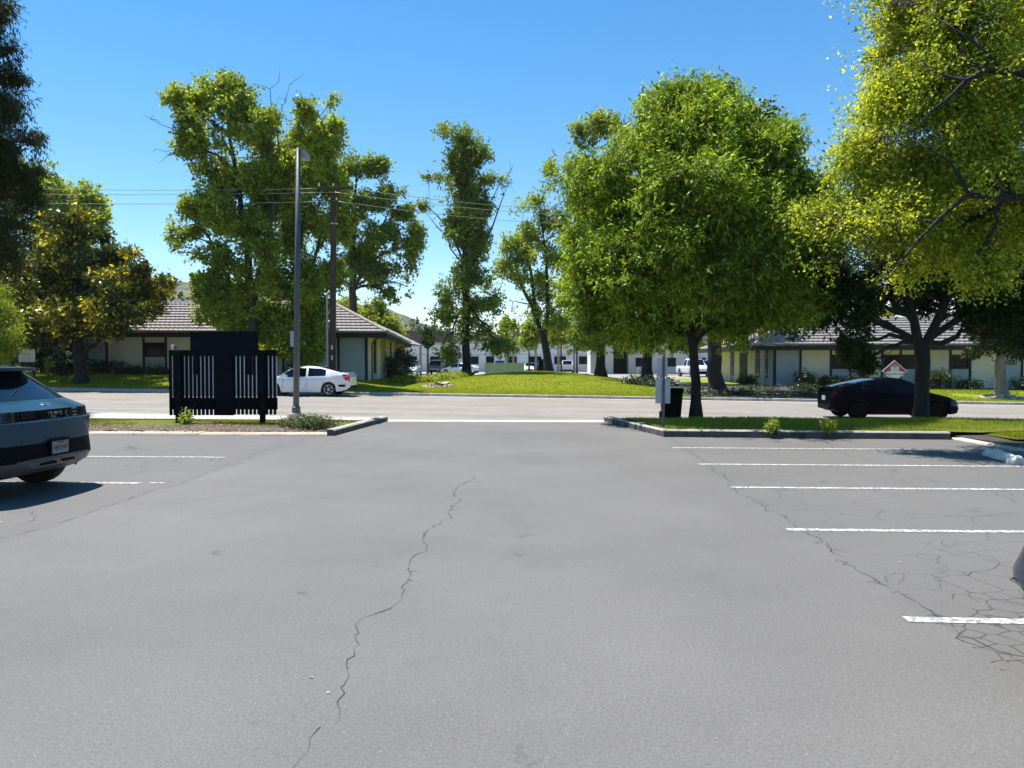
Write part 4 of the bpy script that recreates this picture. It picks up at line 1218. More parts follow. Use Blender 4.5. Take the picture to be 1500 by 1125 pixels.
for px, rows, lab, sd in ((512, [(505, 462, 22, 22), (525, 470, 18, 22), (495, 480, 16, 14), (515, 445, 14, 12)], 'fresh green small tree showing above the roof hip right of the utility pole', 53),
                          (556, [(548, 462, 20, 18), (566, 478, 20, 16), (582, 490, 12, 13), (552, 445, 12, 9), (588, 502, 8, 8)], 'fresh green small tree sloping down behind the roof end of the left building', 54)):
    b0 = zg(px, Y, z_far)
    tr = [[(b0, .14), (V(px, 500, Y), .11), (V(px, 455, Y), .05)]]
    make_tree('small_tree', lab, tr, px_blobs(Y, rows, 1.0, .6), L_FRESH, M['bark'], 900, 9, .20, .12, gap=-.1, gscale=1.0, twig=.5, twigs=6, seed=sd)

# -- left side
Y = 41.0; b0 = zg(118, Y, z_far)
tr = [[(b0, .36), (V(117, 535, Y), .30), (V(114, 500, Y), .28), (V(112, 420, Y), .16), (V(118, 340, Y), .06)],
      [(V(117, 520, Y), .10), (V(140, 505, Y), .085), (V(162, 480, Y), .06), (V(210, 440, Y), .03)]]
rows = [(62, 418, 52, 40), (130, 385, 44, 40), (100, 335, 34, 20), (178, 420, 38, 28), (222, 422, 26, 20), (60, 470, 46, 24), (140, 462, 54, 28), (200, 448, 30, 16), (18, 430, 36, 40), (243, 418, 14, 11), (90, 372, 40, 30),
        (168, 375, 20, 16), (205, 395, 16, 10), (30, 480, 40, 26), (90, 490, 40, 14), (118, 312, 14, 10), (190, 370, 9, 8), (150, 345, 14, 12), (225, 455, 14, 12), (-40, 430, 60, 60), (-15, 380, 50, 46), (8, 500, 40, 20), (-50, 500, 50, 36), (150, 425, 46, 28, 3.2), (210, 432, 32, 18, 3.0), (90, 430, 48, 34, 3.4), (150, 458, 42, 20, -2.2), (85, 462, 46, 20, -2.2), (205, 448, 26, 12, -2.0)]
make_tree('magnolia_tree', 'spreading magnolia with rust-gold backed leaves across the street, behind the blue-grey car', tr, px_blobs(Y, rows, 1.5, 1.6), L_MAG, M['bark_dark'],
          13500, 10, .19, .10, gap=-.14, gscale=1.4, twig=.45, twigs=6, seed=60, rough=.5, up=.2)
Y = 56.0; b0 = zg(84, Y, z_far)
tr = [[(b0, .34), (V(84, 480, Y), .28), (V(86, 380, Y), .2), (V(90, 280, Y), .06)]]
rows = [(90, 285, 38, 30), (128, 292, 24, 24), (60, 262, 24, 22), (108, 330, 34, 30), (147, 298, 13, 13), (40, 300, 34, 40), (72, 238, 12, 10), (60, 350, 40, 40), (20, 270, 30, 40), (130, 330, 24, 18), (150, 318, 10, 8)]
make_tree('maple_tree', 'mid green rounded tree rising above the rust-gold magnolia', tr, px_blobs(Y, rows, 1.0, 1.2), L_SYC, M['bark'],
          2600, 9, .22, .18, gap=-.06, gscale=1.0, twig=.6, twigs=6, seed=61)
Y = 24.0; b0 = Vector((W(-60, 530, Y).x, Y, .05))
tr = [[(b0, .42), (V(-58, 300, Y), .30), (V(-55, 100, Y), .2), (V(-50, -60, Y), .10)]]
rows = [(4, 22, 32, 20), (-10, 95, 38, 20), (12, 72, 20, 9), (18, 213, 38, 32), (0, 262, 48, 40), (20, 325, 38, 36), (0, 385, 40, 26), (-50, 150, 50, 110), (-50, 320, 60, 120), (42, 205, 20, 11), (-14, 0, 30, 22), (30, 250, 30, 16), (-40, 20, 40, 60),
        (22, 112, 14, 8), (40, 285, 18, 22), (-30, 440, 44, 50), (14, 170, 12, 8), (45, 345, 14, 14)]
make_tree('cedar_tree', 'dark drooping conifer cut by the left edge of the view', tr, px_blobs(Y, rows, 1.0, .5), L_CON, M['bark_dark'],
          7600, 12, .14, .030, gap=-.02, gscale=1.5, twig=.5, twigs=6, seed=62, droop=.9, up=.3, rough=.5, jitter=.05)
Y = 19.6; b0 = Vector((W(-22, 530, Y).x, Y, .05))
tr = [[(b0, .07), (V(-20, 560, Y), .06), (V(-12, 480, Y), .03)]]
rows = [(4, 470, 16, 28), (-20, 440, 30, 30), (8, 503, 14, 18), (-24, 520, 34, 40), (14, 485, 10, 10)]
make_tree('willow_shrub', 'bright green narrow-leaved shrub at the left edge beyond the blue-grey car', tr, px_blobs(Y, rows, 1.0, .3), L_FRESH, M['bark'],
          1500, 9, .12, .022, gap=-.2, gscale=2, twig=.3, twigs=6, seed=63, droop=.4, cat='shrub')

# -- small trees of the far car park
for px, py, rr, hh, Yt, lm, lab, sd in ((627, 494, 5.5, 13, 86, L_DARK, 'small dark round-headed tree in front of the timber carport', 70),
                                        (775, 492, 13, 20, 84, L_SYC, 'small olive tree before the carport posts, left of the slanting stems', 71),
                                        (822, 488, 17, 20, 82, L_FRESH, 'small yellow-green tree before the carport, right of the slanting stems', 72),
                                        (845, 500, 13, 16, 80, L_FRESH, 'small yellow-green tree left of the thick trunk behind the mound', 73),
                                        (745, 476, 10, 12, 88, L_SYC, 'small olive treetop above the pale enclosure wall', 74)):
    b0 = zg(px, Yt, z_far)
    tr = [[(b0, .11), (V(px, 525, Yt), .09), (V(px, py, Yt), .05)]]
    rows = [(px, py, rr, hh), (px - rr * .5, py + hh * .4, rr * .7, hh * .6), (px + rr * .5, py + hh * .2, rr * .7, hh * .7), (px, py - hh * .6, rr * .6, hh * .5)]
    make_tree('small_tree', lab, tr, px_blobs(Yt, rows, 1.0, .4), lm, M['bark'], 420, 9, .24, .16, gap=-.12, gscale=.9, twig=.5, twigs=4, seed=sd)
# -- the tree with the pale knotted trunk before the right building
Y = 41.8; b0 = zg(1468, Y, z_far)
tr = [[(b0, .33), (V(1466, 555, Y), .26), (V(1465, 535, Y), .24), (V(1468, 515, Y), .14), (V(1475, 480, Y), .08)],
      [(V(1466, 535, Y), .09), (V(1478, 530, Y), .08), (V(1500, 515, Y), .05)]]
rows = [(1450, 505, 22, 10), (1490, 505, 26, 14), (1475, 480, 34, 18), (1440, 490, 20, 14), (1510, 480, 30, 26), (1425, 520, 9, 6), (1480, 455, 40, 20)]
make_tree('oak_tree', 'small tree with a pale knotted trunk before the right building, bark chips round its foot', tr, px_blobs(Y, rows, 1.0, .8), L_DARK, M['bark_pale'],
          1100, 9, .17, .09, gap=-.1, gscale=1.2, twig=.4, twigs=6, seed=64)
Y = 66.0; b0 = zg(1290, Y, lambda x, y: 0)
make_tree('small_tree', 'yellow-green treetop showing above the ridge of the right building', [[(b0, .16), (V(1290, 480, Y), .1)]],
          px_blobs(Y, [(1285, 462, 14, 12), (1300, 464, 10, 9), (1275, 466, 10, 8)], 1, .4), L_FRESH, M['bark'], 420, 9, .22, .12, gap=-.15, twig=.5, twigs=4, seed=65)

# -- far wooded edge behind the white building: reads as one mass
blobs = []
for px in range(540, 1420, 13):
    Yt = random.uniform(150, 185); h = random.uniform(480, 497) if px < 760 else random.uniform(462, 490)
    if 600 < px < 650: h = random.uniform(465, 480)
    c = W(px, h + 16, Yt); s = Yt / F
    blobs.append((c.x, c.y, c.z, 16 * s, 3, 20 * s))
for px in range(-60, 540, 16):
    Yt = random.uniform(95, 130); c = W(px, 476, Yt); s = Yt / F
    blobs.append((c.x, c.y, c.z, 16 * s, 3, random.uniform(22, 34) * s))
tp, td, tk = blob_points(blobs, 5200, -.15, .25, .5, 2.4, 80)
o = foliage('treeline', tp, td, L_FAR, None, 5, .75, .55, 1.6, .5, .1, .35, .25, 80, .5)
o['kind'] = 'stuff'

# ------------------------------------------------------------------ shrubs
def shrub(name, label, c, rx, ry, h, lm, n, Lf, Wf, group=None, per=8, stems=8, gap=-.2, seed=0, up=.6, twig=None, flowers=0, rough=.45, lean=0.0):
    root = thing(name, label, 'shrub' if 'tuft' not in name else 'plant', c, 0, group)
    mb = MB()
    for _ in range(stems):
        a = random.uniform(0, 6.28); e = Vector((c[0] + math.cos(a) * rx * .6, c[1] + math.sin(a) * ry * .6, c[2] + h * random.uniform(.5, .85)))
        mb.tube(curve_pts((c[0] + random.gauss(0, .03), c[1] + random.gauss(0, .03), c[2] - .05), e, .05, 4, .08), [.014, .012, .01, .007, .004] if h < 1.2 else [.03, .026, .02, .014, .008], 5, cap=False)
    mb.build('stem', M['bark_dark'], root, smooth='all')
    blobs = [(c[0] + random.gauss(0, rx * .35), c[1] + random.gauss(0, ry * .35), c[2] + h * random.uniform(.38, .62), rx * .7, ry * .7, h * .44) for _ in range(5)]
    tp, td, _ = blob_points(blobs, n, gap, 3.0 / max(.4, h), rough, 2.2, seed)
    tp[:, 2] = np.maximum(tp[:, 2], c[2] + .03)
    foliage('foliage', tp, td, lm, root, per, Lf, Wf, twig or Lf * 2.2, up, .1, .4, .28, seed, Lf * .5)
    if flowers:
        fp, fd, _ = blob_points([(b[0], b[1], b[2] + b[5] * .25, b[3] * 1.05, b[4] * 1.05, b[5] * .9) for b in blobs], flowers, -2, 1, .3, 6, seed)
        foliage('blossom', fp, fd, L_FLOWER, root, 6, Lf * .8, Lf * .7, Lf, .5, 0, .6, .3, seed, Lf * .3)
    settle(root)
    return root

def blade_plant(name, label, c, n, h, wd, lm, group=None, spread=.5):
    root = thing(name, label, 'plant', c, 0, group)
    co = []; q = []; tint = []
    for i in range(n):
        a = random.uniform(0, 6.28); lean = random.uniform(.1, 1.0) * spread; L_ = h * random.uniform(.6, 1.1)
        dx, dy = math.cos(a), math.sin(a); sx, sy = -dy, dx
        b = len(co)
        for k in range(5):
            t = k / 4; r = lean * L_ * t * t; z = L_ * (t - .35 * lean * t * t); w_ = wd * (1 - t * .95) / 2
            for s in (-1, 1): co.append((c[0] + dx * (r + .03) + sx * s * w_, c[1] + dy * (r + .03) + sy * s * w_, c[2] + z))
        q += [(b + 2 * k, b + 2 * k + 1, b + 2 * k + 3, b + 2 * k + 2) for k in range(4)]; tint += [random.random()] * 4
    me = quads_mesh('leaf_blades', np.array(co), np.array(q))
    at = me.attributes.new('tint', 'FLOAT', 'FACE'); at.data.foreach_set('value', np.array(tint, np.float32))
    link_mesh('leaf_blades', me, lm, root)
    settle(root)
    return root

p = G(1140, 634, .14); shrub('flowering_shrub', 'small leafy rose bush on the right strip nearer the lane', (p.x, p.y + .25, .14), .13, .12, .22, L_FRESH, 110, .04, .028, flowers=7, seed=1)
p = G(1218, 634, .14); shrub('flowering_shrub', 'small leafy rose bush on the right strip in front of the black car', (p.x, p.y + .25, .14), .16, .13, .23, L_FRESH, 130, .04, .028, flowers=9, seed=2)
shrub('low_shrub', 'low grey-green bush at the tip of the left planting strip', (-5.55, 18.0, .06), .62, .55, .30, leaf_mat('sage_leaves', (.05, .075, .03), (.13, .16, .06), .3, .6), 620, .05, .022, seed=3, up=.8)
shrub('low_shrub', 'low grey-green bush left of the strip tip, below the lamp pole', (-6.15, 18.35, .06), .45, .4, .18, bpy.data.materials['sage_leaves'], 380, .05, .022, seed=4, up=.8)
p = G(268, 624, .06); shrub('weed', 'sprouting weed round the left post of the slatted board', (p.x, p.y + .1, .06), .16, .14, .28, L_FRESH, 60, .06, .03, seed=5, stems=5)
# hedge and planting of the left building
zf_ = lambda x, y: float(z_far(x, y))
for i, (px, rx, h, lab) in enumerate(((98, 1.1, 1.9, 'dark shrub below the white-flowering bush left of the magnolia trunk'), (20, 1.4, 2.2, 'tall dark shrub at the far left behind the white board sign'),
                                     (52, 1.3, 2.3, 'tall dark shrub directly behind the white board sign'), (150, .8, .8, 'dark low shrub right of the magnolia trunk'),
                                     (190, 1.0, .40, 'dark low shrub under the cream panel left of the window'), (226, .9, .32, 'dark low shrub under the first office window'),
                                     (440, .8, 1.0, 'dark shrub behind the nose of the white sedan'))):
    x = XL(px, 45.2); shrub('dark_shrub', lab, (x, 45.1, zf_(x, 45.1)), rx, .6, h, L_SHRUB, int(150 * rx * h + 120), .11, .06, seed=10 + i, group=None)
x = XL(88, 43.6); shrub('flowering_shrub', 'white-flowering bush left of the magnolia trunk', (x, 43.6, zf_(x, 43.6)), .75, .6, 1.7, L_SHRUB, 260, .10, .06, flowers=110, seed=20)
x = XL(123, 43.2); shrub('flowering_shrub', 'white-flowering bush half hidden behind the magnolia trunk', (x, 43.4, zf_(x, 43.4)), .3, .4, 1.5, L_SHRUB, 140, .10, .06, flowers=40, seed=21)
x = XL(70, 42.0); blade_plant('strap_leaf_plant', 'upright sword-leaved plant beside the white board sign', (x, 42.0, zf_(x, 42.0)), 60, 1.35, .06, L_FRESH, spread=.35)
for px, lab in ((206, 'grassy plant before the cream panel left of the window'), (222, 'grassy plant below the first office window, left one'), (236, 'grassy plant below the first office window, right one')):
    x = XL(px, 45.0); blade_plant('strap_leaf_plant', lab, (x, 44.7, zf_(x, 44.7)), 40, 1.1, .03, L_SHRUB, spread=.8)
x = XL(586, 56.0); shrub('dark_shrub', 'big dark rounded shrub at the end corner of the left building', (x, 55.0, zf_(x, 55.0)), 1.15, 1.2, 2.0, L_SHRUB, 900, .12, .07, seed=30)
x = XL(572, 52.0); shrub('dark_shrub', 'dark shrub against the end wall of the left building', (x, 51.5, zf_(x, 51.5)), .7, .9, 1.5, L_SHRUB, 420, .12, .07, seed=31)
for i, (px, Yq, rx, h, lab) in enumerate(((1180, 47.8, .7, 1.0, 'dark shrub below the cream panel at the right building corner'), (1205, 47.9, .5, .7, 'low dark shrub left of the first window of the right building'),
                                          (1232, 47.9, .8, .7, 'dark shrub below the first window of the right building'), (1262, 47.8, .8, .6, 'dark shrub behind the roof of the black car'),
                                          (1372, 47.6, 1.0, 1.2, 'dark shrub right of the forked trunk before the right building'), (1412, 47.9, .8, .55, 'low dark shrub below the right-hand office window'),
                                          (1500, 47.5, .9, .8, 'dark shrub at the right end of the far lawn'), (1095, 52.0, .6, .6, 'low shrub left of the right building door'))):
    x = W(px, 530, Yq).x; shrub('dark_shrub', lab, (x, Yq, zf_(x, Yq)), rx, .5, h, L_SHRUB, int(160 * rx * h + 130), .11, .055, seed=40 + i)
for px, lab in ((1195, 'grassy plant against the cream panel of the right building'), (1268, 'grassy plant behind the black car'), (1378, 'tall grassy plant right of the forked trunk')):
    x = W(px, 530, 47.3).x; blade_plant('strap_leaf_plant', lab, (x, 47.3, zf_(x, 47.3)), 40, 1.3, .035, L_SHRUB, spread=.8)
# leafy ground cover at the foot of the mound
cov = []
for i in range(26):
    px = 584 + i * 3.6; Yq = 47.5 + i * .33 + random.uniform(-.6, .6)
    c = W(px, 560, Yq); cov.append((c.x, Yq, zf_(c.x, Yq) + .07, .55, .7, .16))
tp, td, _ = blob_points(cov, 1500, -.3, 1.2, .4, 2.2, 90)
tp[:, 2] = np.maximum(tp[:, 2], z_far(tp[:, 0], tp[:, 1]) + .02)
o = foliage('ground_cover', tp, td, L_FRESH, None, 7, .13, .08, .3, .8, .1, .4, .28, 91, .08)
o['kind'] = 'stuff'
cov = [(rng.uniform(7.6, 15.2), yy, float(z_far(11, yy)) + .06, .8, .7, .10) for yy in rng.uniform(38.9, 47.5, 26)]
tp, td, _ = blob_points(cov, 1100, -.2, 1.2, .4, 2.2, 94)
tp[:, 2] = np.maximum(tp[:, 2], z_far(tp[:, 0], tp[:, 1]) + .04)
o = foliage('ground_cover', tp, td, L_SHRUB, None, 6, .11, .06, .25, .8, .1, .4, .28, 95, .07); o['kind'] = 'stuff'
cov = []
for i in range(10):
    px = 925 + i * 6; Yq = 50 + random.uniform(-1.5, 1.5); c = W(px, 560, Yq); cov.append((c.x, Yq, zf_(c.x, Yq) + .12, .6, .8, .3))
tp, td, _ = blob_points(cov, 600, -.3, 1.2, .4, 2.2, 92)
o = foliage('ground_cover', tp, td, L_SHRUB, None, 7, .13, .08, .3, .8, .1, .4, .28, 93, .08); o['kind'] = 'stuff'

# ------------------------------------------------------------------ grass blades
def grass(name, x, y, z, h, wd, m, lean=.5):
    n = len(x); a = rng.uniform(0, 2 * np.pi, n); hh = h * rng.uniform(.5, 1.25, n)
    dx, dy = np.cos(a), np.sin(a)
    b = rng.uniform(0, 2 * np.pi, n); lx, ly = np.cos(b) * hh * lean * rng.random(n), np.sin(b) * hh * lean * rng.random(n)
    co = np.empty((n, 3, 3), np.float32)
    co[:, 0] = np.stack([x - dx * wd / 2, y - dy * wd / 2, z - .01], 1); co[:, 1] = np.stack([x + dx * wd / 2, y + dy * wd / 2, z - .01], 1)
    co[:, 2] = np.stack([x + lx, y + ly, z + hh], 1)
    me = quads_mesh(name, co.reshape(-1, 3), np.arange(n * 3).reshape(n, 3))
    t = .5 + .35 * vnoise(np.stack([x * 1.3, y * 1.3, 0 * x], 1), 4) + rng.normal(size=n) * .2
    at = me.attributes.new('tint', 'FLOAT', 'FACE'); at.data.foreach_set('value', np.clip(t, 0, 1).astype(np.float32))
    o = link_mesh(name, me, m); o['kind'] = 'stuff'; return o
n = 46000
y = rng.uniform(17.05, 21.9, n); x = rng.uniform(1.3, 16, n)
k = x > 2.75 - (y - 16.9) * .235
x, y = x[k], y[k]; k = (x < 9.0 + np.maximum(0, (y - 17.2)) * 3 + rng.normal(size=len(x)) * .25); x, y = x[k], y[k]
k = ~((y < 17.4) & (x > 8.6)); x, y = x[k], y[k]
grass('grass', x, y, zR(x, y), .06, .014, M['grass'])
n = 9000; x = rng.uniform(8.9, 14, n); y = rng.uniform(15.3, 17.6, n) + rng.normal(size=n) * .1
k = x > 9.5 + np.maximum(0, 16.0 - y) * 1.3
grass('grass', x[k], y[k], np.full(k.sum(), .08), .08, .014, M['grass'])
n = 42000; x = rng.uniform(-30, -4.95, n); y = rng.uniform(18.3, 21.0, n) + np.abs(rng.normal(size=n)) * -.12
k = vnoise(np.stack([x * .9, y * 1.6, 0 * x], 1), 6) > -.35 - (y - 18.7) * .3; x, y = x[k], y[k]
k = y < 20.7; x, y = x[k], y[k]
grass('grass', x, y, zL(x, y), .05, .014, M['grass_dry'])
n = 110000; x = rng.uniform(-11, 7.6, n); y = 38.5 + 24 * rng.random(n) ** 1.5
k = ~((x > np.interp(y, [38, 39.4, 39.5, 44, 50, 57, 63], [99, 99, 7.0, 7.8, 8.0, 7.4, 6.0])) & (x < np.interp(y, [38, 44, 50, 57, 63], [10.1, 10.9, 11.1, 10.5, 9.1]))); x, y = x[k], y[k]
grass('grass', x, y, z_far(x, y), .04, .04, M['grass'])
n = 26000; x = rng.uniform(-32, -11, n); y = rng.uniform(38.5, 44.6, n)
grass('grass', x, y, z_far(x, y), .09, .03, M['grass'])
n = 26000; x = rng.uniform(15, 36, n); y = rng.uniform(38.5, 46.6, n)
k = vnoise(np.stack([x * .4, y * .4, 0 * x], 1), 16) > -.5; x, y = x[k], y[k]
grass('grass', x, y, z_far(x, y), .09, .03, M['grass'])
# ================================================================== VEHICLES
_wheel_cache = {}
def wheel_meshes(r, w, spokes, rim_m=None):
    key = (r, w, spokes, rim_m)
    if key in _wheel_cache: return _wheel_cache[key]
    n = 28
    def lathe(name, prof, m, smooth=True):
        co = []; q = []
        for k in range(n):
            a = 2 * math.pi * k / n
            for (rr, y) in prof: co.append((math.cos(a) * rr, y, math.sin(a) * rr))
        p = len(prof)
        for k in range(n):
            j = (k + 1) % n
            for i in range(p - 1): q.append((k * p + i, k * p + i + 1, j * p + i + 1, j * p + i))
        me = quads_mesh(name, np.array(co), np.array(q), smooth); me.materials.append(m); return me
    h = w / 2
    rub = M['rubber_black'] if rim_m == 'rim_dark' else M['rubber']
    tyre = lathe('tyre', [(r * .66, h * .75), (r * .70, h), (r * .93, h), (r, h * .7), (r, -h * .7), (r * .93, -h), (r * .70, -h), (r * .66, -h * .75)], rub)
    well = lathe('hub', [(r * .66, h * .1), (0.001, h * .1)], M['dark_plastic'])
    mb = MB()
    mb.disc((0, h * .68, 0), r * .68, 'y', 28, r * .60, .03)
    mb.disc((0, h * .62, 0), r * .16, 'y', 12, 0, .05)
    for k in range(spokes):
        a = 2 * math.pi * k / spokes
        for s in (-.09, .09):
            a2 = a + s
            p0 = Vector((math.cos(a + s * .4) * r * .12, h * .62, math.sin(a + s * .4) * r * .12)); p1 = Vector((math.cos(a2) * r * .62, h * .68, math.sin(a2) * r * .62))
            mb.tube([p0, p1], [r * .045, r * .04], 5, cap=False)
    me = bpy.data.meshes.new('rim'); me.from_pydata(mb.v, [], mb.f); me.update(); me.materials.append(M[rim_m or 'rim'])
    _wheel_cache[key] = (tyre, well, me)
    return _wheel_cache[key]
def add_wheel(parent, x, y, r, w, spokes=5, rim_m=None):
    ty, hu, ri = wheel_meshes(r, w, spokes, rim_m)
    o = bpy.data.objects.new('wheel', ty); COL.objects.link(o); o.parent = parent
    o.location = (x, y, r); o.rotation_euler = (0, 0, 0 if y > 0 else math.pi)
    for nme, me in (('hub', hu), ('rim', ri)):
        c = bpy.data.objects.new(nme, me); COL.objects.link(c); c.parent = o
    return o

PRESETS = {
 'sedan': dict(L=4.63, hw=.90, r=.325, ax=(.98, 3.68), ra=.36,
   zt=[(0, .86), (.05, 1.00), (.18, 1.06), (.5, 1.03), (1.0, .97), (2.2, .93), (3.2, .90), (3.45, .93), (4.1, .80), (4.45, .70), (4.63, .58)],
   zr=[(0, .86), (.05, 1.00), (.18, 1.06), (.36, 1.09), (.9, 1.23), (1.45, 1.37), (2.0, 1.415), (2.5, 1.40), (2.85, 1.30), (3.45, .94), (4.1, .80), (4.45, .70), (4.63, .58)],
   zb=[(0, .42), (.12, .32), (.4, .24), (.9, .19), (3.9, .19), (4.3, .2), (4.55, .24), (4.63, .34)],
   w=[(0, .70), (.08, .84), (.3, .95), (.8, 1.0), (3.7, 1.0), (4.2, .94), (4.5, .80), (4.63, .62)],
   rear_glass=(.42, 1.45), shield=(2.50, 3.42), side=(1.12, 3.12), pillars=(2.02,)),
 'fastback': dict(L=4.40, hw=.92, r=.335, ax=(.86, 3.56), ra=.365,
   zt=[(0, .92), (.04, 1.06), (.12, 1.08), (.5, 1.05), (1.0, 1.0), (2.2, .95), (3.0, .92), (3.3, .93), (3.9, .80), (4.25, .66), (4.40, .5)],
   zr=[(0, .92), (.04, 1.06), (.12, 1.09), (.25, 1.115), (.8, 1.26), (1.4, 1.39), (2.0, 1.44), (2.35, 1.43), (2.75, 1.30), (3.3, .95), (3.9, .80), (4.25, .66), (4.40, .5)],
   zb=[(0, .45), (.1, .34), (.35, .24), (.8, .18), (3.7, .18), (4.15, .2), (4.33, .24), (4.40, .34)],
   w=[(0, .72), (.08, .86), (.3, .96), (.8, 1.0), (3.6, 1.0), (4.0, .92), (4.28, .76), (4.40, .58)],
   rear_glass=(.22, 1.5), shield=(2.35, 3.27), side=(1.0, 2.95), pillars=(1.95,)),
 'suv': dict(L=4.7, hw=.94, r=.37, ax=(.92, 3.72), ra=.41,
   zt=[(0, .9), (.05, 1.08), (.3, 1.10), (2.2, 1.06), (3.3, 1.06), (3.5, 1.09), (4.3, 1.0), (4.6, .9), (4.7, .75)],
   zr=[(0, .9), (.05, 1.10), (.1, 1.2), (.35, 1.62), (.6, 1.70), (2.0, 1.74), (2.6, 1.70), (2.95, 1.52), (3.5, 1.10), (4.3, 1.0), (4.6, .9), (4.7, .75)],
   zb=[(0, .45), (.2, .32), (.9, .26), (3.8, .26), (4.4, .28), (4.7, .42)],
   w=[(0, .84), (.1, .93), (.5, 1.0), (3.8, 1.0), (4.4, .93), (4.6, .85), (4.7, .75)],
   rear_glass=(.08, .5), shield=(2.62, 3.42), side=(.55, 3.2), pillars=(1.2, 2.2)),
 'pickup': dict(L=5.6, hw=.98, r=.40, ax=(1.2, 4.6), ra=.45,
   zt=[(0, 1.0), (.04, 1.12), (1.9, 1.12), (2.05, 1.14), (4.3, 1.12), (5.2, 1.10), (5.5, 1.02), (5.6, .85)],
   zr=[(0, 1.0), (.04, 1.13), (1.9, 1.13), (2.05, 1.3), (2.2, 1.82), (2.5, 1.88), (3.5, 1.86), (3.75, 1.74), (4.35, 1.14), (5.2, 1.10), (5.5, 1.02), (5.6, .85)],
   zb=[(0, .5), (.2, .42), (5.2, .42), (5.6, .5)],
   w=[(0, .95), (.1, 1.0), (5.2, 1.0), (5.5, .95), (5.6, .88)],
   rear_glass=(2.02, 2.25), shield=(3.6, 4.3), side=(2.3, 4.1), pillars=(3.2,)),
}
def loft_car(name, label, cat, loc, rotz, preset, paint, group=None, lamp_front='lamp_clear', detail=True, n_st=72):
    P = PRESETS[preset]; root = thing(name, label, cat, loc, rotz, group)
    L_ = P['L']; xs = set(np.linspace(0, L_, n_st))
    for a in P['ax']:
        for t in np.linspace(-1, 1, 13): xs.add(a + t * P['ra'])
    for k in ('rear_glass', 'shield', 'side'): xs |= set(P[k])
    for p in P['pillars']: xs |= {p - .05, p + .05}
    xs = np.array(sorted(x for x in xs if 0 <= x <= L_))
    it = lambda k: np.interp(xs, *zip(*P[k]))
    zt, zr, zb, hw = it('zt'), it('zr'), it('zb'), it('w') * P['hw']
    zr = np.maximum(zr, zt)
    for a in P['ax']:
        u = P['ra'] ** 2 - (xs - a) ** 2
        zb = np.where(u > 0, np.maximum(zb, P['r'] + np.sqrt(np.maximum(u, 0)) * 1.0), zb)
    zb = np.minimum(zb, zt - .12)
    f = np.clip((zr - zt) / .36, 0, 1); f = f * f * (3 - 2 * f)
    zs = zt - .09
    rows = [(hw * .93, zb), (hw * .985, zb + (zs - zb) * .30), (hw * 1.0, zb + (zs - zb) * .68), (hw * .985, zs), (hw * .94, zt),
            (hw * (.88 * (1 - f) + .765 * f), zt + (zr - zt) * .86 + .012), (hw * (.70 * (1 - f) + .66 * f), zr + .018), (hw * .36, zr + .034), (hw * 0, zr + .040)]
    NR = len(rows)
    ring = []
    for y, z in rows: ring.append(np.stack([xs, y, z], 1))
    for y, z in rows[-2::-1]: ring.append(np.stack([xs, -y, z], 1))
    V_ = np.stack(ring, 1)                         # station, ring, 3
    ns, nr = V_.shape[:2]; co = V_.reshape(-1, 3)
    parts = {}
    def put(k, face): parts.setdefault(k, []).append(face)
    for i in range(ns - 1):
        xm = (xs[i] + xs[i + 1]) / 2; fm = (f[i] + f[i + 1]) / 2
        for j in range(nr - 1):
            face = (i * nr + j, (i + 1) * nr + j, (i + 1) * nr + j + 1, i * nr + j + 1)
            jj = j if j < NR - 1 else nr - 2 - j
            k = 'body'
            if jj == 4 and P['side'][0] < xm < P['side'][1] and fm > .28 and all(abs(xm - p) > .05 for p in P['pillars']): k = 'side_window'
            if jj >= 6 and P['shield'][0] < xm < P['shield'][1]: k = 'windshield'
            if jj >= 6 and P['rear_glass'][0] < xm < P['rear_glass'][1]: k = 'rear_window'
            if jj == 3 and xm < .34 or (jj == 2 and xm < .22 and detail): k = 'tail_light'
            if jj in (2, 3) and xm > L_ - .42: k = 'headlight'
            put((k, j < NR - 1), face)
        put(('underbody', True), (i * nr, i * nr + nr - 1, (i + 1) * nr + nr - 1, (i + 1) * nr))
    put(('body', True), tuple(range(nr))[::-1]); put(('body', True), tuple((ns - 1) * nr + j for j in range(nr)))
    mats = {'body': paint, 'side_window': M['car_glass'], 'windshield': M['car_glass'], 'rear_window': M['car_glass'], 'tail_light': M['lamp_dark_red'] if paint is M['p_black'] else M['lamp_red'], 'headlight': M[lamp_front], 'underbody': M['dark_plastic']}
    if paint is M['p_black']:
        for k in ('side_window', 'windshield', 'rear_window', 'headlight'): mats[k] = M['tinted_glass']
    merged = {}
    for (k, side), fs_ in parts.items():
        kk = (k, side) if k in ('side_window', 'tail_light', 'headlight') else (k, True)
        merged.setdefault(kk, []).extend(fs_)
    for (k, side), fs_ in merged.items():
        used = sorted({v for q in fs_ for v in q}); mp = {v: n_ for n_, v in enumerate(used)}
        mb = MB(); mb.add([co[v] for v in used], [tuple(mp[v] for v in q) for q in fs_])
        mb.build(k, mats[k], root, smooth=40)
    for a in P['ax']:
        for s in (1, -1): add_wheel(root, a, s * (P['hw'] - .13), P['r'], .22, rim_m='rim_dark' if paint is M['p_black'] else None)
    for s in (1, -1):
        xm = P['shield'][1] - .42; zz = float(np.interp(xm, *zip(*P['zt']))) + .06
        MB().cbox((xm, s * (P['hw'] + .07), zz), (.13, .20, .13), .03).build('mirror', paint, root)
    # grille, bumpers, plate
    hwf = P['hw']
    MB().cbox((L_ - .02, 0, .52), (.10, hwf * .95, .17), .02).build('grille', M['dark_plastic'], root)
    MB().cbox((.02, 0, .42), (.10, hwf * 1.2, .16), .02).build('bumper_insert', M['dark_plastic'], root)
    pz = .74 if preset != 'pickup' else .62
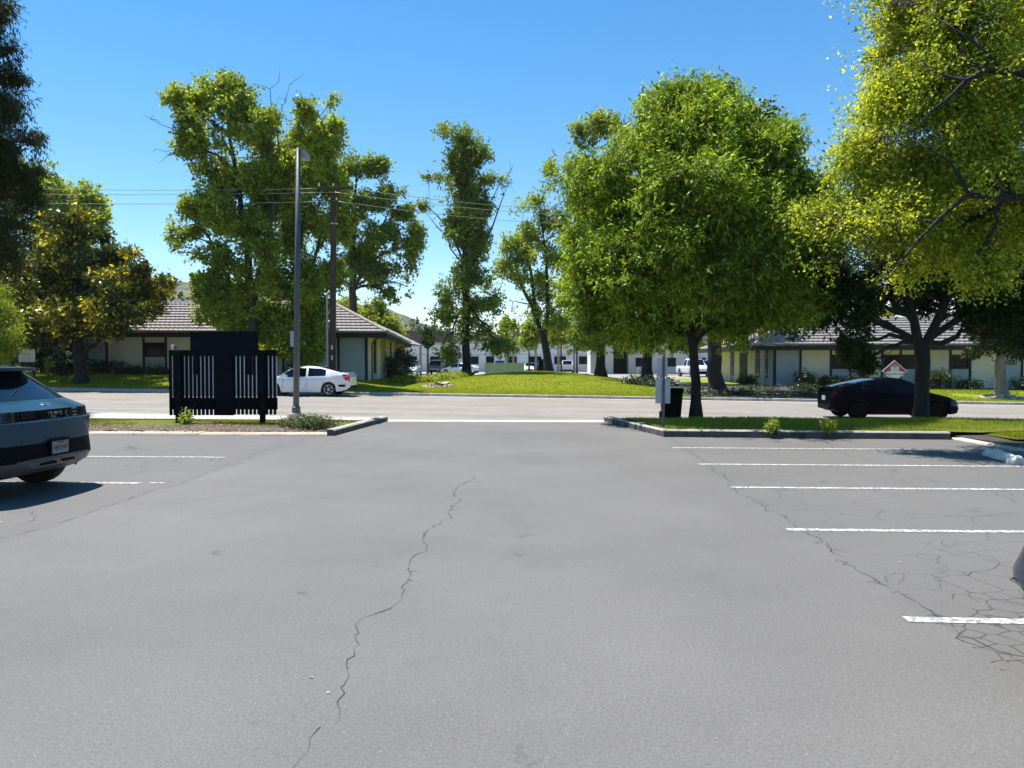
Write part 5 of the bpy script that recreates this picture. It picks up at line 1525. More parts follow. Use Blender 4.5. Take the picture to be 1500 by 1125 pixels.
    MB().box((-.012, 0, pz), (.02, .32, .16)).build('number_plate', M['alu'] if paint is M['p_black'] else M['white_paint'], root)
    return root

# white sedan parked against the far kerb
zc = float(z_road(-11.4)) + .012
sd_ = loft_car('parked_car', 'white four-door sedan parked across the street behind the lamp pole', 'car', (-9.50, 37.0, zc), math.pi, 'sedan', M['p_white'])
for s in (1, -1):
    MB().cbox((.33, s * .865, .50), (.34, .05, .10), .03).build('bumper_vent', M['dark_plastic'], sd_)
    MB().cbox((.17, s * .80, .90), (.34, .14, .15), .05, rz=s * -.35).build('tail_lamp', M['lamp_red'], sd_)
    for xq in (1.35, 2.42): MB().cbox((xq, s * .885, .80), (.16, .03, .03), .008).build('door_handle', M['p_white'], sd_)
    for xq in (1.2, 2.05, 3.18):
        MB().tube([(xq + .02, s * .897, .36), (xq, s * .905, .6), (xq - .02, s * .89, .86)], .006, 4).build('door_gap', M['dark_plastic'], sd_)
MB().cbox((1.35, 0, 1.435), (.16, .05, .05), .02).build('roof_fin', M['p_white'], sd_)
MB().cbox((.1, 0, 1.10), (.10, 1.25, .03), .01).build('spoiler', M['p_white'], sd_)

# black fastback at the near kerb
zc = float(z_road(11)) + .012
bk = loft_car('parked_car', 'black fastback sedan parked in the shade on the street behind the right planting strip', 'car', (9.52, 27.1, zc), 0.0, 'fastback', M['p_black'], lamp_front='car_glass')
for s in (1, -1):
    MB().cbox((.12, s * .70, .93), (.14, .26, .09), .03, rz=s * -.5).build('tail_lamp', M['lamp_dark_red'], bk)
MB().cbox((.03, 0, 1.085), (.12, 1.3, .025), .008).build('spoiler', M['p_black'], bk)

bk.scale = (.97, 1, .95)
# far parked cars: faces toward the camera
FG = 'cars in the bays of the far car park'
def far_car(px, Yq, preset, paint, rot_deg, label, z=0.015, name='parked_car', cat='car'):
    p = W(px, 540, Yq)
    return loft_car(name, label, cat, (p.x, Yq, z + max(0, float(z_far(p.x, Yq)))), R(rot_deg), preset, paint, FG, detail=False, n_st=30)
far_car(606.5, 86.5, 'sedan', M['p_white'], -88, 'white sedan nose-on before a dark SUV, at the left end of the far bays')
far_car(607.5, 96, 'suv', M['p_navy'], -90, 'dark SUV behind the white sedan at the left end of the far bays')
far_car(643, 95.5, 'suv', M['p_silver'], -90, 'silver-blue SUV under the carport, left of the navy pickup')
far_car(655, 103, 'suv', M['p_white'], -90, 'white SUV parked behind the silver-blue one and the navy pickup')
far_car(667.5, 96, 'pickup', M['p_navy'], -90, 'navy pickup nose-on under the carport, left of the tall black trunk', cat='pickup truck', name='pickup_truck')
far_car(698, 89, 'sedan', M['p_white'], 155, 'white car seen past the tall black trunk, by the enclosure wall')
far_car(734, 106, 'suv', M['p_silver'], -90, 'pale car whose roof shows over the enclosure wall')
far_car(777, 104, 'sedan', M['p_white'], -90, 'white sedan nose-on just right of the enclosure wall')
far_car(798, 103, 'pickup', M['p_black'], -90, 'black pickup nose-on behind the slanting stems', cat='pickup truck', name='pickup_truck')
far_car(831, 104.5, 'suv', M['p_white'], 90, 'white SUV tail-on right of the slanting stems')
far_car(1002, 84, 'pickup', M['p_white'], -80, 'white work truck in the shade left of the big tree trunk', cat='pickup truck', name='pickup_truck')
far_car(1036, 80, 'suv', M['p_blue'], 90, 'bright blue car glimpsed between the two big trunks')

# ---- crossover built from stacked outlines: (z, rear x, front x, half width, rear rounding, front rounding)
def stacked_car(name, label, loc, rotz, paint, slices, band, axles, r=.37):
    root = thing(name, label, 'car', loc, rotz)
    KQ, S = 12, 26
    def outline(s):
        z, xr, xf, w, cr, cf = s; pts = []
        for k in range(KQ + 1):
            a = math.pi / 2 * k / KQ; pts.append((xr + cr * (1 - math.cos(a) ** .62), w * math.sin(a) ** .80, z))
        for k in range(1, S):
            t = k / S; pts.append((xr + cr + (xf - cf - xr - cr) * t, w, z))
        for k in range(KQ + 1):
            a = math.pi / 2 * (1 - k / KQ); pts.append((xf - cf * (1 - math.cos(a) ** .62), w * math.sin(a) ** .80, z))
        return pts + [(x, -y, z_) for x, y, z_ in pts[-2:0:-1]]
    rings = [outline(s) for s in slices]; n = len(rings[0]); half = n // 2
    parts = {}
    for b in range(len(rings) - 1):
        for i in range(n):
            j = (i + 1) % n
            q = (b * n + i, b * n + j, (b + 1) * n + j, (b + 1) * n + i)
            ii = min(i, n - 1 - i)               # 0 at the middle of the tail, grows toward the nose on both sides
            parts.setdefault(band(b, ii, KQ, S), []).append(q)
    parts.setdefault('underbody', []).append(tuple(range(n))[::-1])
    parts.setdefault(band(len(rings) - 2, 0, KQ, S, True), []).append(tuple((len(rings) - 1) * n + i for i in range(n)))
    co = [p for r_ in rings for p in r_]
    mm = {'body': paint, 'rear_window': M['car_glass'], 'side_window': M['car_glass'], 'windshield': M['car_glass'], 'bumper': M['dark_plastic'], 'skid_plate': M['silver_trim'],
          'light_bar': M['car_glass'], 'underbody': M['dark_plastic'], 'roof': paint, 'headlight': M['lamp_clear'], 'pillar': paint, 'spoiler': paint}
    for k, fs_ in parts.items():
        used = sorted({v for q in fs_ for v in q}); mp = {v: i for i, v in enumerate(used)}
        MB().add([co[v] for v in used], [tuple(mp[v] for v in q) for q in fs_]).build(k, mm[k], root, smooth=32)
    w = slices[3][3]
    for a in axles:
        for s in (1, -1):
            add_wheel(root, a, s * (w - .125), r, .25)
            MB().tube([(a + math.cos(t) * (r + .05), s * (w - .02), r + math.sin(t) * (r + .05)) for t in np.linspace(-.1, math.pi + .1, 16)], .035, 6).build('arch_trim', M['dark_plastic'], root)
    return root

def band_a(b, ii, KQ, S, top=False):
    rear = ii <= KQ + 1
    if top or b >= 11: return 'roof'
    if b <= 0: return 'bumper'
    if b in (1, 2): return 'skid_plate' if ii <= 9 else 'bumper'
    if b == 3: return 'bumper' if ii <= KQ + 2 else 'body'
    if b in (4, 5): return 'body'
    if b == 6: return 'light_bar' if ii <= KQ else 'body'
    if b == 7: return 'body'
    if b == 8:
        if ii <= 8: return 'rear_window'
        if ii <= KQ + 1: return 'pillar'
        if KQ + 3 < ii < KQ + S - 2: return 'side_window'
        return 'windshield' if ii > KQ + S + 1 else 'pillar'
    if b in (9, 10): return 'spoiler' if rear else 'pillar'
    return 'body'
SL = [(.23, .42, 4.45, .78, .35, .5), (.29, .16, 4.58, .86, .34, .5), (.36, .06, 4.6, .91, .33, .5), (.455, .02, 4.62, .935, .32, .5), (.66, .05, 4.62, .945, .32, .5),
      (.925, .035, 4.55, .94, .30, .5), (.945, .085, 4.5, .935, .28, .5), (1.055, .10, 4.2, .92, .27, .5), (1.165, .36, 3.9, .86, .26, .5), (1.52, .84, 2.9, .66, .20, .5),
      (1.525, .62, 2.88, .655, .24, .5), (1.565, .60, 2.8, .63, .24, .5), (1.605, 1.25, 2.55, .52, .25, .4)]
iq = stacked_car('parked_car', 'blue-grey electric crossover with a black tail-light band, its tail toward the lane', (-6.08, 9.30, 0), math.pi, M['p_teal'], SL, band_a, (.86, 3.86))
# pieces on its tail
tail_rot = (R(90), 0, R(-90))
text_mesh('badge_lettering', 'IONIQ 5', .062, M['silver_trim'], iq, (.078, -.06, 1.0), tail_rot, .004, spacing=1.75)
def tail_x(y, k):
    z, xr, xf, w, cr, cf = SL[k]; s = min(1, abs(y) / w) ** (1 / .8); a = math.asin(s)
    return xr + cr * (1 - math.cos(a) ** .62)
lg = MB()
for k in range(20):
    a0, a1 = 2 * math.pi * k / 20, 2 * math.pi * (k + 1) / 20
    lg.tube([(.205 + math.sin(a0) * .020, math.cos(a0) * .092, 1.107 + math.sin(a0) * .022), (.205 + math.sin(a1) * .02, math.cos(a1) * .092, 1.107 + math.sin(a1) * .022)], .007, 5, cap=False)
for s in (-1, 1): lg.tube([(.19, s * .052 + .012, 1.092), (.224, s * .045 - .012, 1.124)], .008, 5)
lg.tube([(.207, .045, 1.106), (.207, -.045, 1.11)], .008, 5)
lg.build('emblem', M['chrome'], iq, smooth='all')
px_m = mat('lamp_pixel', (.022, .008, .009), .4, 0, spec=.15)
for s in (1, -1):
    for c0 in (.36, .60):
        for i in range(5):
            for j in range(2):
                MB().cbox((tail_x(c0 + i * .044, 6) + .004 + j * .006, s * (c0 + i * .044), .976 + j * .042), (.010, .034, .034), .004, rz=-s * .9 * max(0, c0 + i * .044 - .5)).build('lamp_pixel', px_m, iq)
pl = MB().box((.012, -.0, .585), (.012, .31, .15)).build('number_plate', mat('grey_plate', (.20, .21, .22), .5, .1), iq)
text_mesh('plate_lettering', '9JEF342', .085, mat('plate_blue', (.03, .05, .14), .5, 0), pl, (.004, 0, .578), tail_rot, .002)
text_mesh('plate_state', 'California', .036, M['red_paint'], pl, (.004, 0, .645), tail_rot, .002)
MB().box((.018, 0, .585), (.006, .38, .21)).build('plate_recess', M['dark_plastic'], iq)
# skid plate: slots and the folded silver outline
for s in (1, -1):
    MB().cbox((.035, s * .20, .405), (.03, .27, .028), .006, rz=s * -.10).build('skid_slot', M['dark_plastic'], iq)
    MB().tube([(tail_x(.44, 3), s * .44, .47), (tail_x(.54, 2), s * .54, .40), (tail_x(.62, 1), s * .62, .28)], .013, 6).build('skid_edge', M['silver_trim'], iq)
    MB().tube([(tail_x(.47, 3), s * .47, .475), (tail_x(.6, 3), s * .6, .465), (tail_x(.70, 3) + .01, s * .70, .46)], .010, 6).build('skid_edge', M['silver_trim'], iq)
MB().tube([(tail_x(y_, 3), y_, .472) for y_ in (-.44, -.22, 0, .22, .44)], .012, 6).build('skid_edge', M['silver_trim'], iq)
# panel gap between tailgate and quarter panel
for s in (1,):
    MB().tube([(tail_x(.60, 5) - .001, s * .60, .915), (tail_x(.60, 4) + .004, s * .60, .80), (tail_x(.60, 4) - .001, s * .60, .67)], .005, 4).build('panel_gap', M['dark_plastic'], iq)
MB().tube([(.07, -.86, 1.055), (.09, 0, 1.06), (.07, .86, 1.055)], .007, 4)
MB().tube([(.52, .05, 1.30), (.44, .28, 1.215)], .012, 5).build('wiper', M['dark_plastic'], iq)

def band_b(b, ii, KQ, S, top=False):
    if top or b >= 11: return 'roof'
    if b <= 0: return 'skid_plate' if ii <= KQ else 'bumper'
    if b <= 2: return 'bumper'
    if b <= 7: return 'body'
    if b == 8:
        if ii <= 8: return 'rear_window'
        if ii <= KQ + 1: return 'pillar'
        if KQ + 3 < ii < KQ + S - 2: return 'side_window'
        return 'windshield' if ii > KQ + S + 1 else 'pillar'
    return 'body'
SL2 = [(.17, .30, 4.5, .80, .38, .5), (.235, .20, 4.58, .84, .38, .5), (.33, .08, 4.6, .91, .38, .5), (.435, .0, 4.62, .945, .38, .5), (.485, .0, 4.62, .95, .38, .5),
       (.60, .06, 4.55, .945, .36, .5), (.80, .13, 4.5, .935, .34, .5), (1.0, .16, 4.2, .92, .32, .5), (1.10, .24, 3.9, .88, .30, .5), (1.52, .60, 2.9, .66, .22, .5),
       (1.54, .5, 2.88, .655, .24, .5), (1.60, .55, 2.8, .63, .24, .5), (1.66, 1.1, 2.55, .52, .25, .4)]
r2 = stacked_car('parked_car', 'dark slate car of which only a bumper corner shows at the right edge', (2.50, 3.62, 0), 0.0, M['p_slate'], SL2, band_b, (.9, 3.75))
for s in (1, -1):
    MB().tube([(.005, s * .3, .437), (.07, s * .76, .437), (.36, s * .955, .437), (.8, s * .957, .437)], .006, 5).build('trim_line', M['silver_trim'], r2)
# ================================================================== STREET FURNITURE AND SIGNS
# ---- slatted board (seen from its back)
YB_ = 19.25
sb = thing('slatted_board', 'big black slatted notice board on two posts on the left planting strip', 'notice board', (W(325, 560, YB_).x, YB_, .05))
def sp(px0, px1, py0, py1, y0, y1): 
    a, b = W(px0, py1, YB_), W(px1, py0, YB_)
    return ((a.x, y0, a.z), (b.x, y1, b.z))
def sbox(name, px0, px1, py0, py1, y0, y1, m=None): return MB().span(*sp(px0, px1, py0, py1, y0, y1)).build(name, m or M['black_wood'], sb)
for px0, px1 in ((260.5, 267.5), (383, 389)):
    a, b = sp(px0, px1, 514, 627, YB_ - .10, YB_ - .02)
    MB().cbox(((a[0] + b[0]) / 2, YB_ - .075, (b[2] - .1) / 2), (b[0] - a[0], .11, b[2] + .1), .008).build('post', M['black_wood'], sb)
sbox('header_board', 279, 377, 485.3, 518, YB_ - .012, YB_ + .07)
sbox('top_rail', 248, 405, 512.5, 521.5, YB_ - .008, YB_ + .0175)
sbox('middle_board', 318, 340.5, 514, 608.5, YB_ - .01, YB_ + .06)
for px0, px1 in ((247.5, 316.5), (341.8, 404.8)):
    sbox('bottom_rail', px0, px1, 582.5, 600, YB_ + .043, YB_ + .09)
for px0, px1 in ((248.5, 316), (341.5, 404.5)):
    sbox('sign_panel', px0 + .4, px1 - .4, 519, 581.2, YB_ + .043, YB_ + .06, M['board_back'])
pitch = 5.93
for i in range(12): 
    x = 247.6 + i * pitch
    if x < 316: sbox('slat', x, x + 3.0, 513.5, 608.5, YB_ + .02, YB_ + .04)
for i in range(11):
    x = 344.0 + i * pitch - 3.0
    if x < 404: sbox('slat', x, x + 3.0, 513.5, 607.5, YB_ + .02, YB_ + .04)
for px0 in (283.5, 362.2): sbox('bracket', px0, px0 + 7.2, 519, 549, YB_ - .03, YB_ + .015)
lp_ = MB().cbox((W(250.5, 508, YB_).x, YB_ + .1, W(250, 508.5, YB_).z), (.045, .10, .12), .01).build('spotlight', M['white_paint'], sb)
MB().cbox((W(254.5, 508, YB_).x, YB_ + .1, W(250, 508.5, YB_).z), (.05, .10, .12), .01).build('spotlight', M['steel'], sb)
settle(sb)

# ---- street lamp
Yl = 21.62
bx_ = W(433.8, 600, Yl).x; zb_ = .06
sl = thing('street_lamp', 'tall grey steel street lamp on the pavement in front of the white sedan', 'street lamp', (bx_, Yl, zb_))
MB().cbox((bx_, Yl, zb_ + .05), (.32, .32, .14), .03).build('base', M['concrete'], sl)
MB().tube([(bx_, Yl, zb_ + .1), (bx_, Yl, zb_ + .28), (bx_, Yl, zb_ + .30)], [.13, .125, .10], 10).build('shoe', M['steel'], sl)
zt_ = W(437, 217, Yl).z; xt_ = W(437, 217, Yl).x
MB().tube([(bx_, Yl, zb_ + .28), ((bx_ + xt_) / 2, Yl, zt_ / 2), (xt_, Yl, zt_)], [.088, .078, .062], 14).build('pole', M['steel'], sl, smooth='all')
MB().tube([(xt_, Yl, zt_ - .12), (xt_ + .02, Yl + .3, zt_ + .0), (xt_ + .05, Yl + .45, zt_ - .02)], [.05, .04, .035], 8).build('arm', M['steel'], sl, smooth='all')
hd = MB()
hp = Vector((xt_ + .08, Yl + 1.0, zt_ - .12))
hd.add([(hp.x - .06, hp.y - .95, hp.z + .10), (hp.x + .03, hp.y - .95, hp.z + .11), (hp.x + .10, hp.y - .9, hp.z - .12), (hp.x - .05, hp.y - .9, hp.z - .12),
        (hp.x - .08, hp.y - .5, hp.z + .08), (hp.x + .08, hp.y - .5, hp.z + .08), (hp.x + .11, hp.y - .5, hp.z - .12), (hp.x - .08, hp.y - .5, hp.z - .12)],
       [(0, 3, 2, 1), (4, 5, 6, 7), (0, 1, 5, 4), (2, 3, 7, 6), (0, 4, 7, 3), (1, 2, 6, 5)])
hd.build('lamp_head', mat('lamp_housing', (.30, .275, .25), .5, .15, 5), sl)
a, b = W(425.5, 508, Yl), W(430.6, 485, Yl)
MB().span((a.x, Yl - .02, a.z), (b.x, Yl + .02, b.z)).build('sign_plate', M['alu'], sl)
for zz in (a.z + .1, b.z - .1): MB().tube([(bx_ + .02, Yl, zz), (b.x - .04, Yl, zz)], .02, 6).build('strap', M['steel'], sl)
settle(sl)

# ---- utility pole and its wires
Yu = 40.2
ub = W(486.5, 560, Yu); ut = W(489, 281, Yu); zu = float(z_far(ub.x, Yu))
up_ = thing('utility_pole', 'dark wooden utility pole with a crossarm, behind the roof of the white sedan', 'utility pole', (ub.x, Yu, zu))
MB().tube([(ub.x, Yu, zu - .2), ((ub.x + ut.x) / 2, Yu, (zu + ut.z) / 2), (ut.x, Yu, ut.z)], [.19, .165, .135], 12).build('pole', M['pole_wood'], up_, smooth=50)
az = W(489, 276.5, Yu).z
MB().cbox(((W(466, 276, Yu).x + W(519, 276, Yu).x) / 2, Yu - .2, az), (W(519, 276, Yu).x - W(466, 276, Yu).x, .12, .15), .01).build('crossarm', M['pole_wood'], up_)
az2 = W(489, 296, Yu).z
MB().cbox((ut.x, Yu - .2, az2), (.5, .09, .10), .01).build('crossarm', M['pole_wood'], up_)
ins = []
for px, z0 in ((469, az), (490, az), (514, az), (484, az2 - .01), (494.5, az2 - .01)):
    x = W(px, 280, Yu).x
    MB().tube([(x, Yu - .2, z0 + .05), (x, Yu - .2, z0 + .10), (x, Yu - .2, z0 + .13), (x, Yu - .2, z0 + .17), (x, Yu - .2, z0 + .21)], [.03, .055, .04, .05, .02], 8).build('insulator', M['insulator'], up_, smooth='all')
for k, (dx, dz, l) in enumerate(((-.14, 0, .5), (.12, -.1, .6), (.02, -.35, .4))):
    z0 = W(489, 318, Yu).z + dz
    MB().tube([(ut.x + dx * 2.2, Yu - .22, z0 + l * .4), (ut.x + dx, Yu - .16, z0), (ut.x + dx * .6, Yu - .16, z0 - l * .5)], .03, 6).build('cutout', M['steel'], up_)
z0 = W(489, 328, Yu).z
MB().disc((ut.x, Yu, z0), .19, 'z', 14, 0, .06).build('band', M['insulator'], up_)
MB().tube([(ub.x - .235, Yu - .05, zu), (ub.x - .22, Yu - .05, W(482, 430, Yu).z)], .045, 8).build('conduit', M['alu'], up_)
for py in (509, 524): MB().box((ub.x + .06, Yu - .19, W(487, py, Yu).z), (.09, .02, .22)).build('tag_plate', M['insulator'], up_)
MB().disc((ub.x, Yu, W(487, 541, Yu).z), .20, 'z', 14, 0, .10).build('marker_band', M['yellow_band'], up_)
settle(up_)
def wire(a, b, sag, lab, r=.017):
    a, b = Vector(a), Vector(b); n = 26
    pts = [a.lerp(b, i / n) + Vector((0, 0, -sag * 4 * (i / n) * (1 - i / n))) for i in range(n + 1)]
    o = MB().tube(pts, r, 5).build('power_wire', M['wire'], None, smooth='all')
    tag(o, lab, 'wire', 'power lines of the wooden utility pole')
for (pxa, pya, pxl, pyl, pxr, pyr, wl_n) in ((469, 276, -40, 274.5, 860, 308, 'topmost'), (490, 281.5, -40, 282.5, 860, 315, 'middle'), (484, 295, -40, 296, 860, 329, 'lowest')):
    at_ = W(pxa, pya, Yu - .2)
    wire(W(pxl, pyl, 44), at_, .12, wl_n + ' wire running left from the wooden utility pole')
    at2 = W({469: 514, 490: 490, 484: 494.5}[pxa], pya, Yu - .2)
    wire(at2, W(pxr, pyr, 66), .25, wl_n + ' wire running right from the wooden utility pole')

# ---- back of the two traffic signs on one post
Yt = 17.55
pb = W(971.5, 620, Yt)
ts = thing('traffic_sign', 'pair of blank sign backs on a thin steel post beside the wheeled bin', 'traffic sign', (pb.x, Yt, .14))
zt_ = W(970, 524, Yt).z
MB().box((pb.x, Yt - .02, zt_ / 2 + .02), (.055, .04, zt_ + .04)).build('post', M['steel'], ts)
for px0, px1, py0, py1, lab in ((962, 978, 525, 552, 'small upper sign back'), (960, 982, 555, 591, 'larger lower sign back')):
    a, b = W(px0, py1, Yt), W(px1, py0, Yt)
    o = MB().span((a.x, Yt + .004, a.z), (b.x, Yt + .008, b.z)).build('sign_plate', M['alu'], ts); o['label'] = lab
    for zz in (a.z + .08, b.z - .08): MB().box((pb.x, Yt - .043, zz), (.018, .012, .018)).build('bolt', M['steel'], ts)
settle(ts)

# ---- wheeled bin
Yn = 20.7
pc = W(983, 600, Yn)
wb = thing('wheeled_bin', 'black wheeled rubbish bin on the strip between the sign backs and the big tree trunk', 'bin', (pc.x, Yn, float(zR(pc.x, Yn))))
z0 = float(zR(pc.x, Yn)) - .02; h = W(983, 572, Yn).z - z0
bn = MB(); wb_, wt_ = .215, .265
bn.add([(pc.x - wb_, Yn - .24, z0 + .05), (pc.x + wb_, Yn - .24, z0 + .05), (pc.x + wb_, Yn + .24, z0 + .05), (pc.x - wb_, Yn + .24, z0 + .05),
        (pc.x - wt_, Yn - .31, z0 + h), (pc.x + wt_, Yn - .31, z0 + h), (pc.x + wt_, Yn + .31, z0 + h), (pc.x - wt_, Yn + .31, z0 + h)],
       [(0, 3, 2, 1), (0, 1, 5, 4), (1, 2, 6, 5), (2, 3, 7, 6), (3, 0, 4, 7), (4, 5, 6, 7)])
bn.build('body', M['dark_plastic'], wb)
MB().cbox((pc.x, Yn, z0 + h - .035), (.57, .66, .05), .015).build('rim', M['dark_plastic'], wb)
MB().cbox((pc.x, Yn + .02, z0 + h + .03), (.56, .68, .07), .025).build('lid', M['dark_plastic'], wb)
MB().tube([(pc.x - .2, Yn - .36, z0 + h - .02), (pc.x + .2, Yn - .36, z0 + h - .02)], .018, 8).build('handle', M['dark_plastic'], wb)
for s in (-1, 1): MB().disc((pc.x + s * .25, Yn + .18, z0 + .12), .12, 'x', 18, .0, .05).build('wheel', M['rubber'], wb)
MB().disc((pc.x + .28, Yn + .18, z0 + .12), .045, 'x', 12, 0, .012).build('wheel_cap', M['white_paint'], wb)
settle(wb)

# ---- red diamond sign on the far lawn
Yd = 43.0
c = W(1310, 543.5, Yd); s_ = Yd / F
ds = thing('diamond_sign', 'red and white diamond estate-agent sign on a post before the right building', 'sign', (c.x, Yd, zf_(c.x, Yd)))
zg_ = zf_(c.x, Yd)
MB().box((c.x, Yd + .05, (zg_ + c.z) / 2), (.08, .08, c.z - zg_ + .3)).build('post', M['white_paint'], ds)
def diamond(h, w, y0, y1): return [(c.x, y, c.z + h) for y in (y0, y1)], w
def dplate(name, hx, hz, y0, y1, m):
    mb = MB(); P4 = [(c.x, c.z - hz), (c.x + hx, c.z), (c.x, c.z + hz), (c.x - hx, c.z)]
    mb.add([(x, y0, z) for x, z in P4] + [(x, y1, z) for x, z in P4], [(0, 1, 2, 3), (7, 6, 5, 4), (0, 4, 5, 1), (1, 5, 6, 2), (2, 6, 7, 3), (3, 7, 4, 0)])
    return mb.build(name, m, ds)
dplate('border', 17.5 * s_, 15.5 * s_, Yd - .02, Yd + .005, M['white_paint'])
dplate('red_face', 16.0 * s_, 14.1 * s_, Yd - .026, Yd - .0205, M['red_paint'])
def plate(px0, px1, py0, py1, y, m, name, round_=0):
    a, b = W(px0, py1, Yd), W(px1, py0, Yd)
    if round_:
        r = (b.z - a.z) / 2; pts = []
        for k in range(9): t = -math.pi / 2 + math.pi * k / 8; pts.append((b.x - r + math.cos(t) * r, a.z + r + math.sin(t) * r))
        for k in range(9): t = math.pi / 2 + math.pi * k / 8; pts.append((a.x + r + math.cos(t) * r, a.z + r + math.sin(t) * r))
    else: pts = [(a.x, a.z), (b.x, a.z), (b.x, b.z), (a.x, b.z)]
    n = len(pts)
    MB().add([(x, y, z) for x, z in pts] + [(x, y + .003, z) for x, z in pts], [tuple(range(n)), tuple(range(2 * n - 1, n - 1, -1))] + [(i, n + i, n + (i + 1) % n, (i + 1) % n) for i in range(n)]).build(name, m, ds)
plate(1297, 1324, 544, 551.2, Yd - .031, M['white_paint'], 'name_panel', 1)
plate(1304.5, 1316.5, 537.5, 544, Yd - .0305, M['white_paint'], 'house_panel')
plate(1304, 1318, 550.8, 553.6, Yd - .0302, M['white_paint'], 'lower_panel', 1)
hr = [W(1303, 537.5, Yd), W(1318, 537.5, Yd), W(1310.5, 532.5, Yd)]
pink = mat('sign_pink', (.55, .22, .25), .5, 0)
MB().add([(p.x, Yd - .030, p.z) for p in hr] + [(p.x, Yd - .027, p.z) for p in hr], [(0, 1, 2), (5, 4, 3), (0, 3, 4, 1), (1, 4, 5, 2), (2, 5, 3, 0)]).build('house_roof', pink, ds)
cc = W(1310.5, 547.6, Yd); text_mesh('name_lettering', 'Keegan&Coppin', 5.0 * s_, M['ink'], ds, (cc.x, Yd - .034, cc.z), (R(90), 0, 0), .001)
cc = W(1310.5, 541.8, Yd); text_mesh('small_lettering', 'LEASE', 3.0 * s_, M['ink'], ds, (cc.x, Yd - .034, cc.z), (R(90), 0, 0), .001)
cc = W(1310.5, 539.0, Yd); text_mesh('small_lettering', 'FOR', 2.6 * s_, M['ink'], ds, (cc.x, Yd - .034, cc.z), (R(90), 0, 0), .001)
settle(ds)

# ---- white board sign under the trees at the left
Yq = 40.6; a, b = W(27.5, 530, Yq), W(51, 512, Yq)
ws = thing('board_sign', 'off-white board sign with a grey emblem under the trees at the far left', 'sign', ((a.x + b.x) / 2, Yq, zf_(a.x, Yq)))
for x in (a.x + .12, b.x - .12): MB().box((x, Yq + .06, (zf_(a.x, Yq) + b.z) / 2 - .1), (.07, .07, b.z - zf_(a.x, Yq) + .1)).build('post', M['dark_trim'], ws)
MB().span((a.x, Yq, a.z), (b.x, Yq + .025, b.z)).build('board', mat('board_cream', (.50, .48, .46), .6, .1), ws)
em = MB(); cx_ = (a.x + b.x) / 2; cz_ = b.z - .23
for k in range(3): em.disc((cx_, Yq - .004, cz_), .05 + .05 * k, 'y', 18, .035 + .05 * k, .006)
em.build('emblem', M['grey_ink'], ws)
for k, wd in enumerate((.62, .5, .58)):
    MB().box((cx_, Yq - .004, a.z + .20 - k * .06), (wd, .006, .022)).build('text_line', M['grey_ink'], ws)
settle(ws)

# ---- wheel stop in the shade at the right
wx = thing('wheel_stop', 'chipped white concrete wheel stop in the dappled shade at the right edge', 'wheel stop', (7.62, 13.25, 0), R(-8))
n = 22; L_ = 1.25; mb = MB(); ring = []
for i in range(n + 1):
    yy = L_ / 2 - L_ * i / n; e = .72 if i in (0, n) else 1
    j = .012 * math.sin(i * 2.6) + random.uniform(-.006, .006)
    ring += [(-.09 - j, yy, 0), (-.085 - j, yy, .05 * e), (-.05 - j * .5, yy, .125 * e + j), (.04, yy, .125 * e + j * .6), (.085 + j, yy, .05 * e), (.09, yy, 0)]
fs_ = [(i * 6 + k, i * 6 + k + 1, (i + 1) * 6 + k + 1, (i + 1) * 6 + k) for i in range(n) for k in range(5)] + [tuple(range(6))[::-1], tuple(n * 6 + k for k in range(6))]
mb.add(ring, fs_).build('block', M['stop_white'], wx)
for yy in (-.45, .45): MB().disc((0, yy, .128), .022, 'z', 10, 0, .02).build('pin', M['steel'], wx)

# ---- stump and bark chips on the lawns
def chips(name, label, cat, c, rx, ry, h, n, seed):
    root = thing(name, label, cat, c)
    r_ = np.random.default_rng(seed); mb = MB()
    for i in range(n):
        a_, q = r_.uniform(0, 6.28), r_.random() ** .7
        x, y = c[0] + math.cos(a_) * q * rx, c[1] + math.sin(a_) * q * ry
        z = zf_(x, y) + h * (1 - q) * r_.uniform(.3, 1.0)
        mb.box((x, y, z), (r_.uniform(.08, .3), r_.uniform(.05, .16), r_.uniform(.03, .09)), r_.uniform(0, 3), r_.uniform(-.5, .5), r_.uniform(-.5, .5))
    o = mb.build('wood_chips', M['wood_chips'], root); o['kind'] = 'stuff'
    return root
p = W(642, 562, 45.0); x = p.x
st = chips('tree_stump', 'sawn tree stump in a heap of pale wood chips on the mound', 'stump', (x, 45.0, zf_(x, 45.0)), .95, .8, .22, 170, 5)
stm = MB(); nS = 18
prof = []
for k in range(nS):
    a_ = 2 * math.pi * k / nS; r_ = .42 * (1 + .18 * math.sin(3 * a_) + .1 * math.sin(5 * a_ + 1)); prof.append((a_, r_))
zz = zf_(x, 45.0)
vs_ = [(x + .15 + math.cos(a_) * r_ * 1.35, 45 + math.sin(a_) * r_ * 1.35, zz - .1) for a_, r_ in prof] + [(x + .15 + math.cos(a_) * r_, 45 + math.sin(a_) * r_, zz + .22 + .06 * math.sin(a_ * 2)) for a_, r_ in prof]
stm.add(vs_, [(k, (k + 1) % nS, nS + (k + 1) % nS, nS + k) for k in range(nS)]).build('stump', M['bark'], st)
MB().add(vs_[nS:], [tuple(range(nS))]).build('cut_face', M['wood_chips'], st)
settle(st)
for px, Yq, lab, sd, rx in ((1468, 41.3, 'heap of pale bark chips round the pale knotted trunk', 6, 1.3), (1042, 42.0, 'patch of pale bark chips left of the thick trunk across the street', 7, 1.0)):
    x = W(px, 570, Yq).x; q = chips('chip_heap', lab, 'wood chips', (x, Yq, zf_(x, Yq)), rx, .9, .22, 190, sd); settle(q)

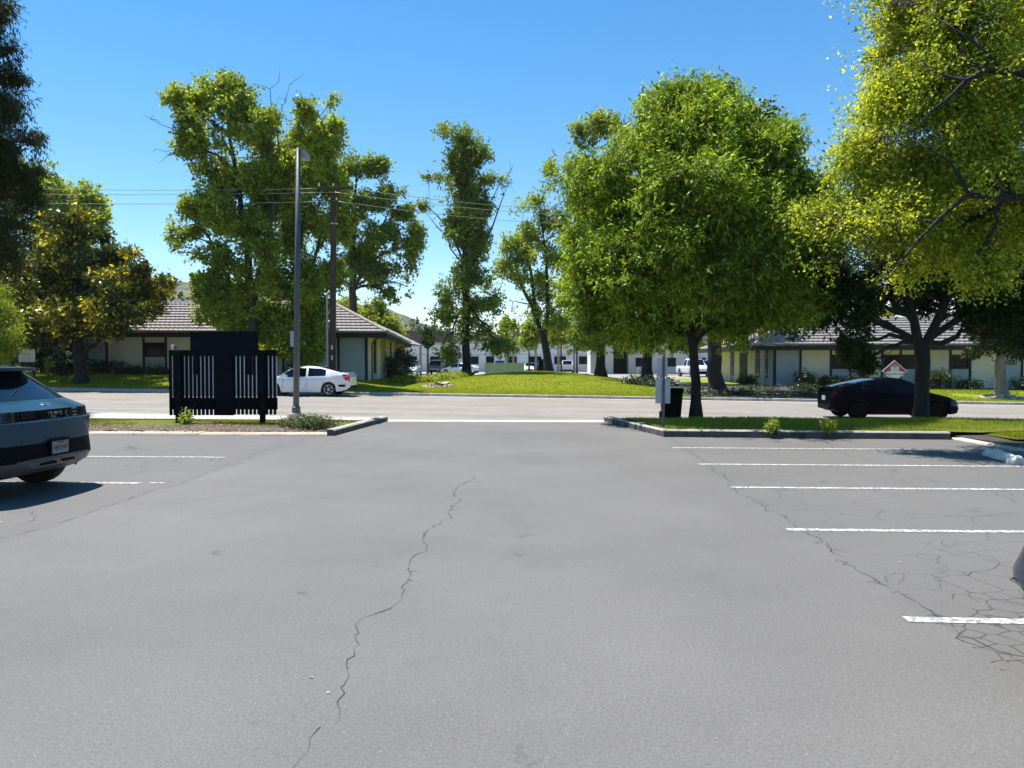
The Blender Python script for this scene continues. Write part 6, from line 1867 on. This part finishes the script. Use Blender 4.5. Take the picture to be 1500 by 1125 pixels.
# ---- orange-brown bark bed and small bollards before the entrance wing
x0, x1 = W(926, 550, 92).x, W(956, 550, 92).x
bb_ = MB().poly([(x0, 88, .03), (x1 + 4, 88, .03), (x1 + 4, 96, .03), (x0, 96, .03)]); struct('bark_bed', bb_, mat('orange_bark', (.34, .17, .09), .95, .4, 3))
for px, lab in ((935.5, 'short cream bollard in the bark bed, left one'), (944, 'short cream bollard in the bark bed, right one')):
    x = W(px, 545, 93).x; r_ = thing('bollard', lab, 'bollard', (x, 93, .03))
    MB().tube([(x, 93, 0), (x, 93, .85), (x, 93, .9)], [.11, .11, .06], 10).build('post', M['olive_post'], r_, smooth=50)
    MB().disc((x, 93, .74), .122, 'z', 12, 0, .06).build('band', M['white_paint'], r_); settle(r_)

# ---- litter: dead leaves and grit scattered on the car park
n = 70
x = rng.uniform(-9, 9, n); y = 3 + 14 * rng.random(n)
k = rng.random(n) < .35 + .65 * (np.abs(x - 6) < 3); x, y = x[k], y[k]
leaf_faces('fallen_leaves', np.stack([x, y, np.full(len(x), .006)], 1), np.concatenate([rng.normal(size=(len(x), 2)), np.full((len(x), 1), .12)], 1), np.tile([0, 0, 1.], (len(x), 1)) + rng.normal(size=(len(x), 3)) * .3,
           rng.uniform(.015, .04, len(x)), rng.uniform(.008, .018, len(x)), rng.random(len(x)), leaf_mat('dry_leaf', (.25, .2, .13), (.55, .5, .4), .1, .8, tcol=(1, 1, 1)), None)['kind'] = 'stuff'
# bits of pale bark and straw in the mulch
n = 1500
x = rng.uniform(-14, -4.95, n); y = rng.uniform(17.0, 18.3, n)
leaf_faces('straw', np.stack([x, y, zL(x, y) + .012], 1), np.concatenate([rng.normal(size=(n, 2)), rng.uniform(0, .4, (n, 1))], 1), np.tile([0, 0, 1.], (n, 1)) + rng.normal(size=(n, 3)) * .4,
           rng.uniform(.03, .10, n), rng.uniform(.01, .03, n), rng.random(n), leaf_mat('straw_bits', (.10, .07, .05), (.42, .36, .27), .05, .9, tcol=(1, 1, 1)), None)['kind'] = 'stuff'
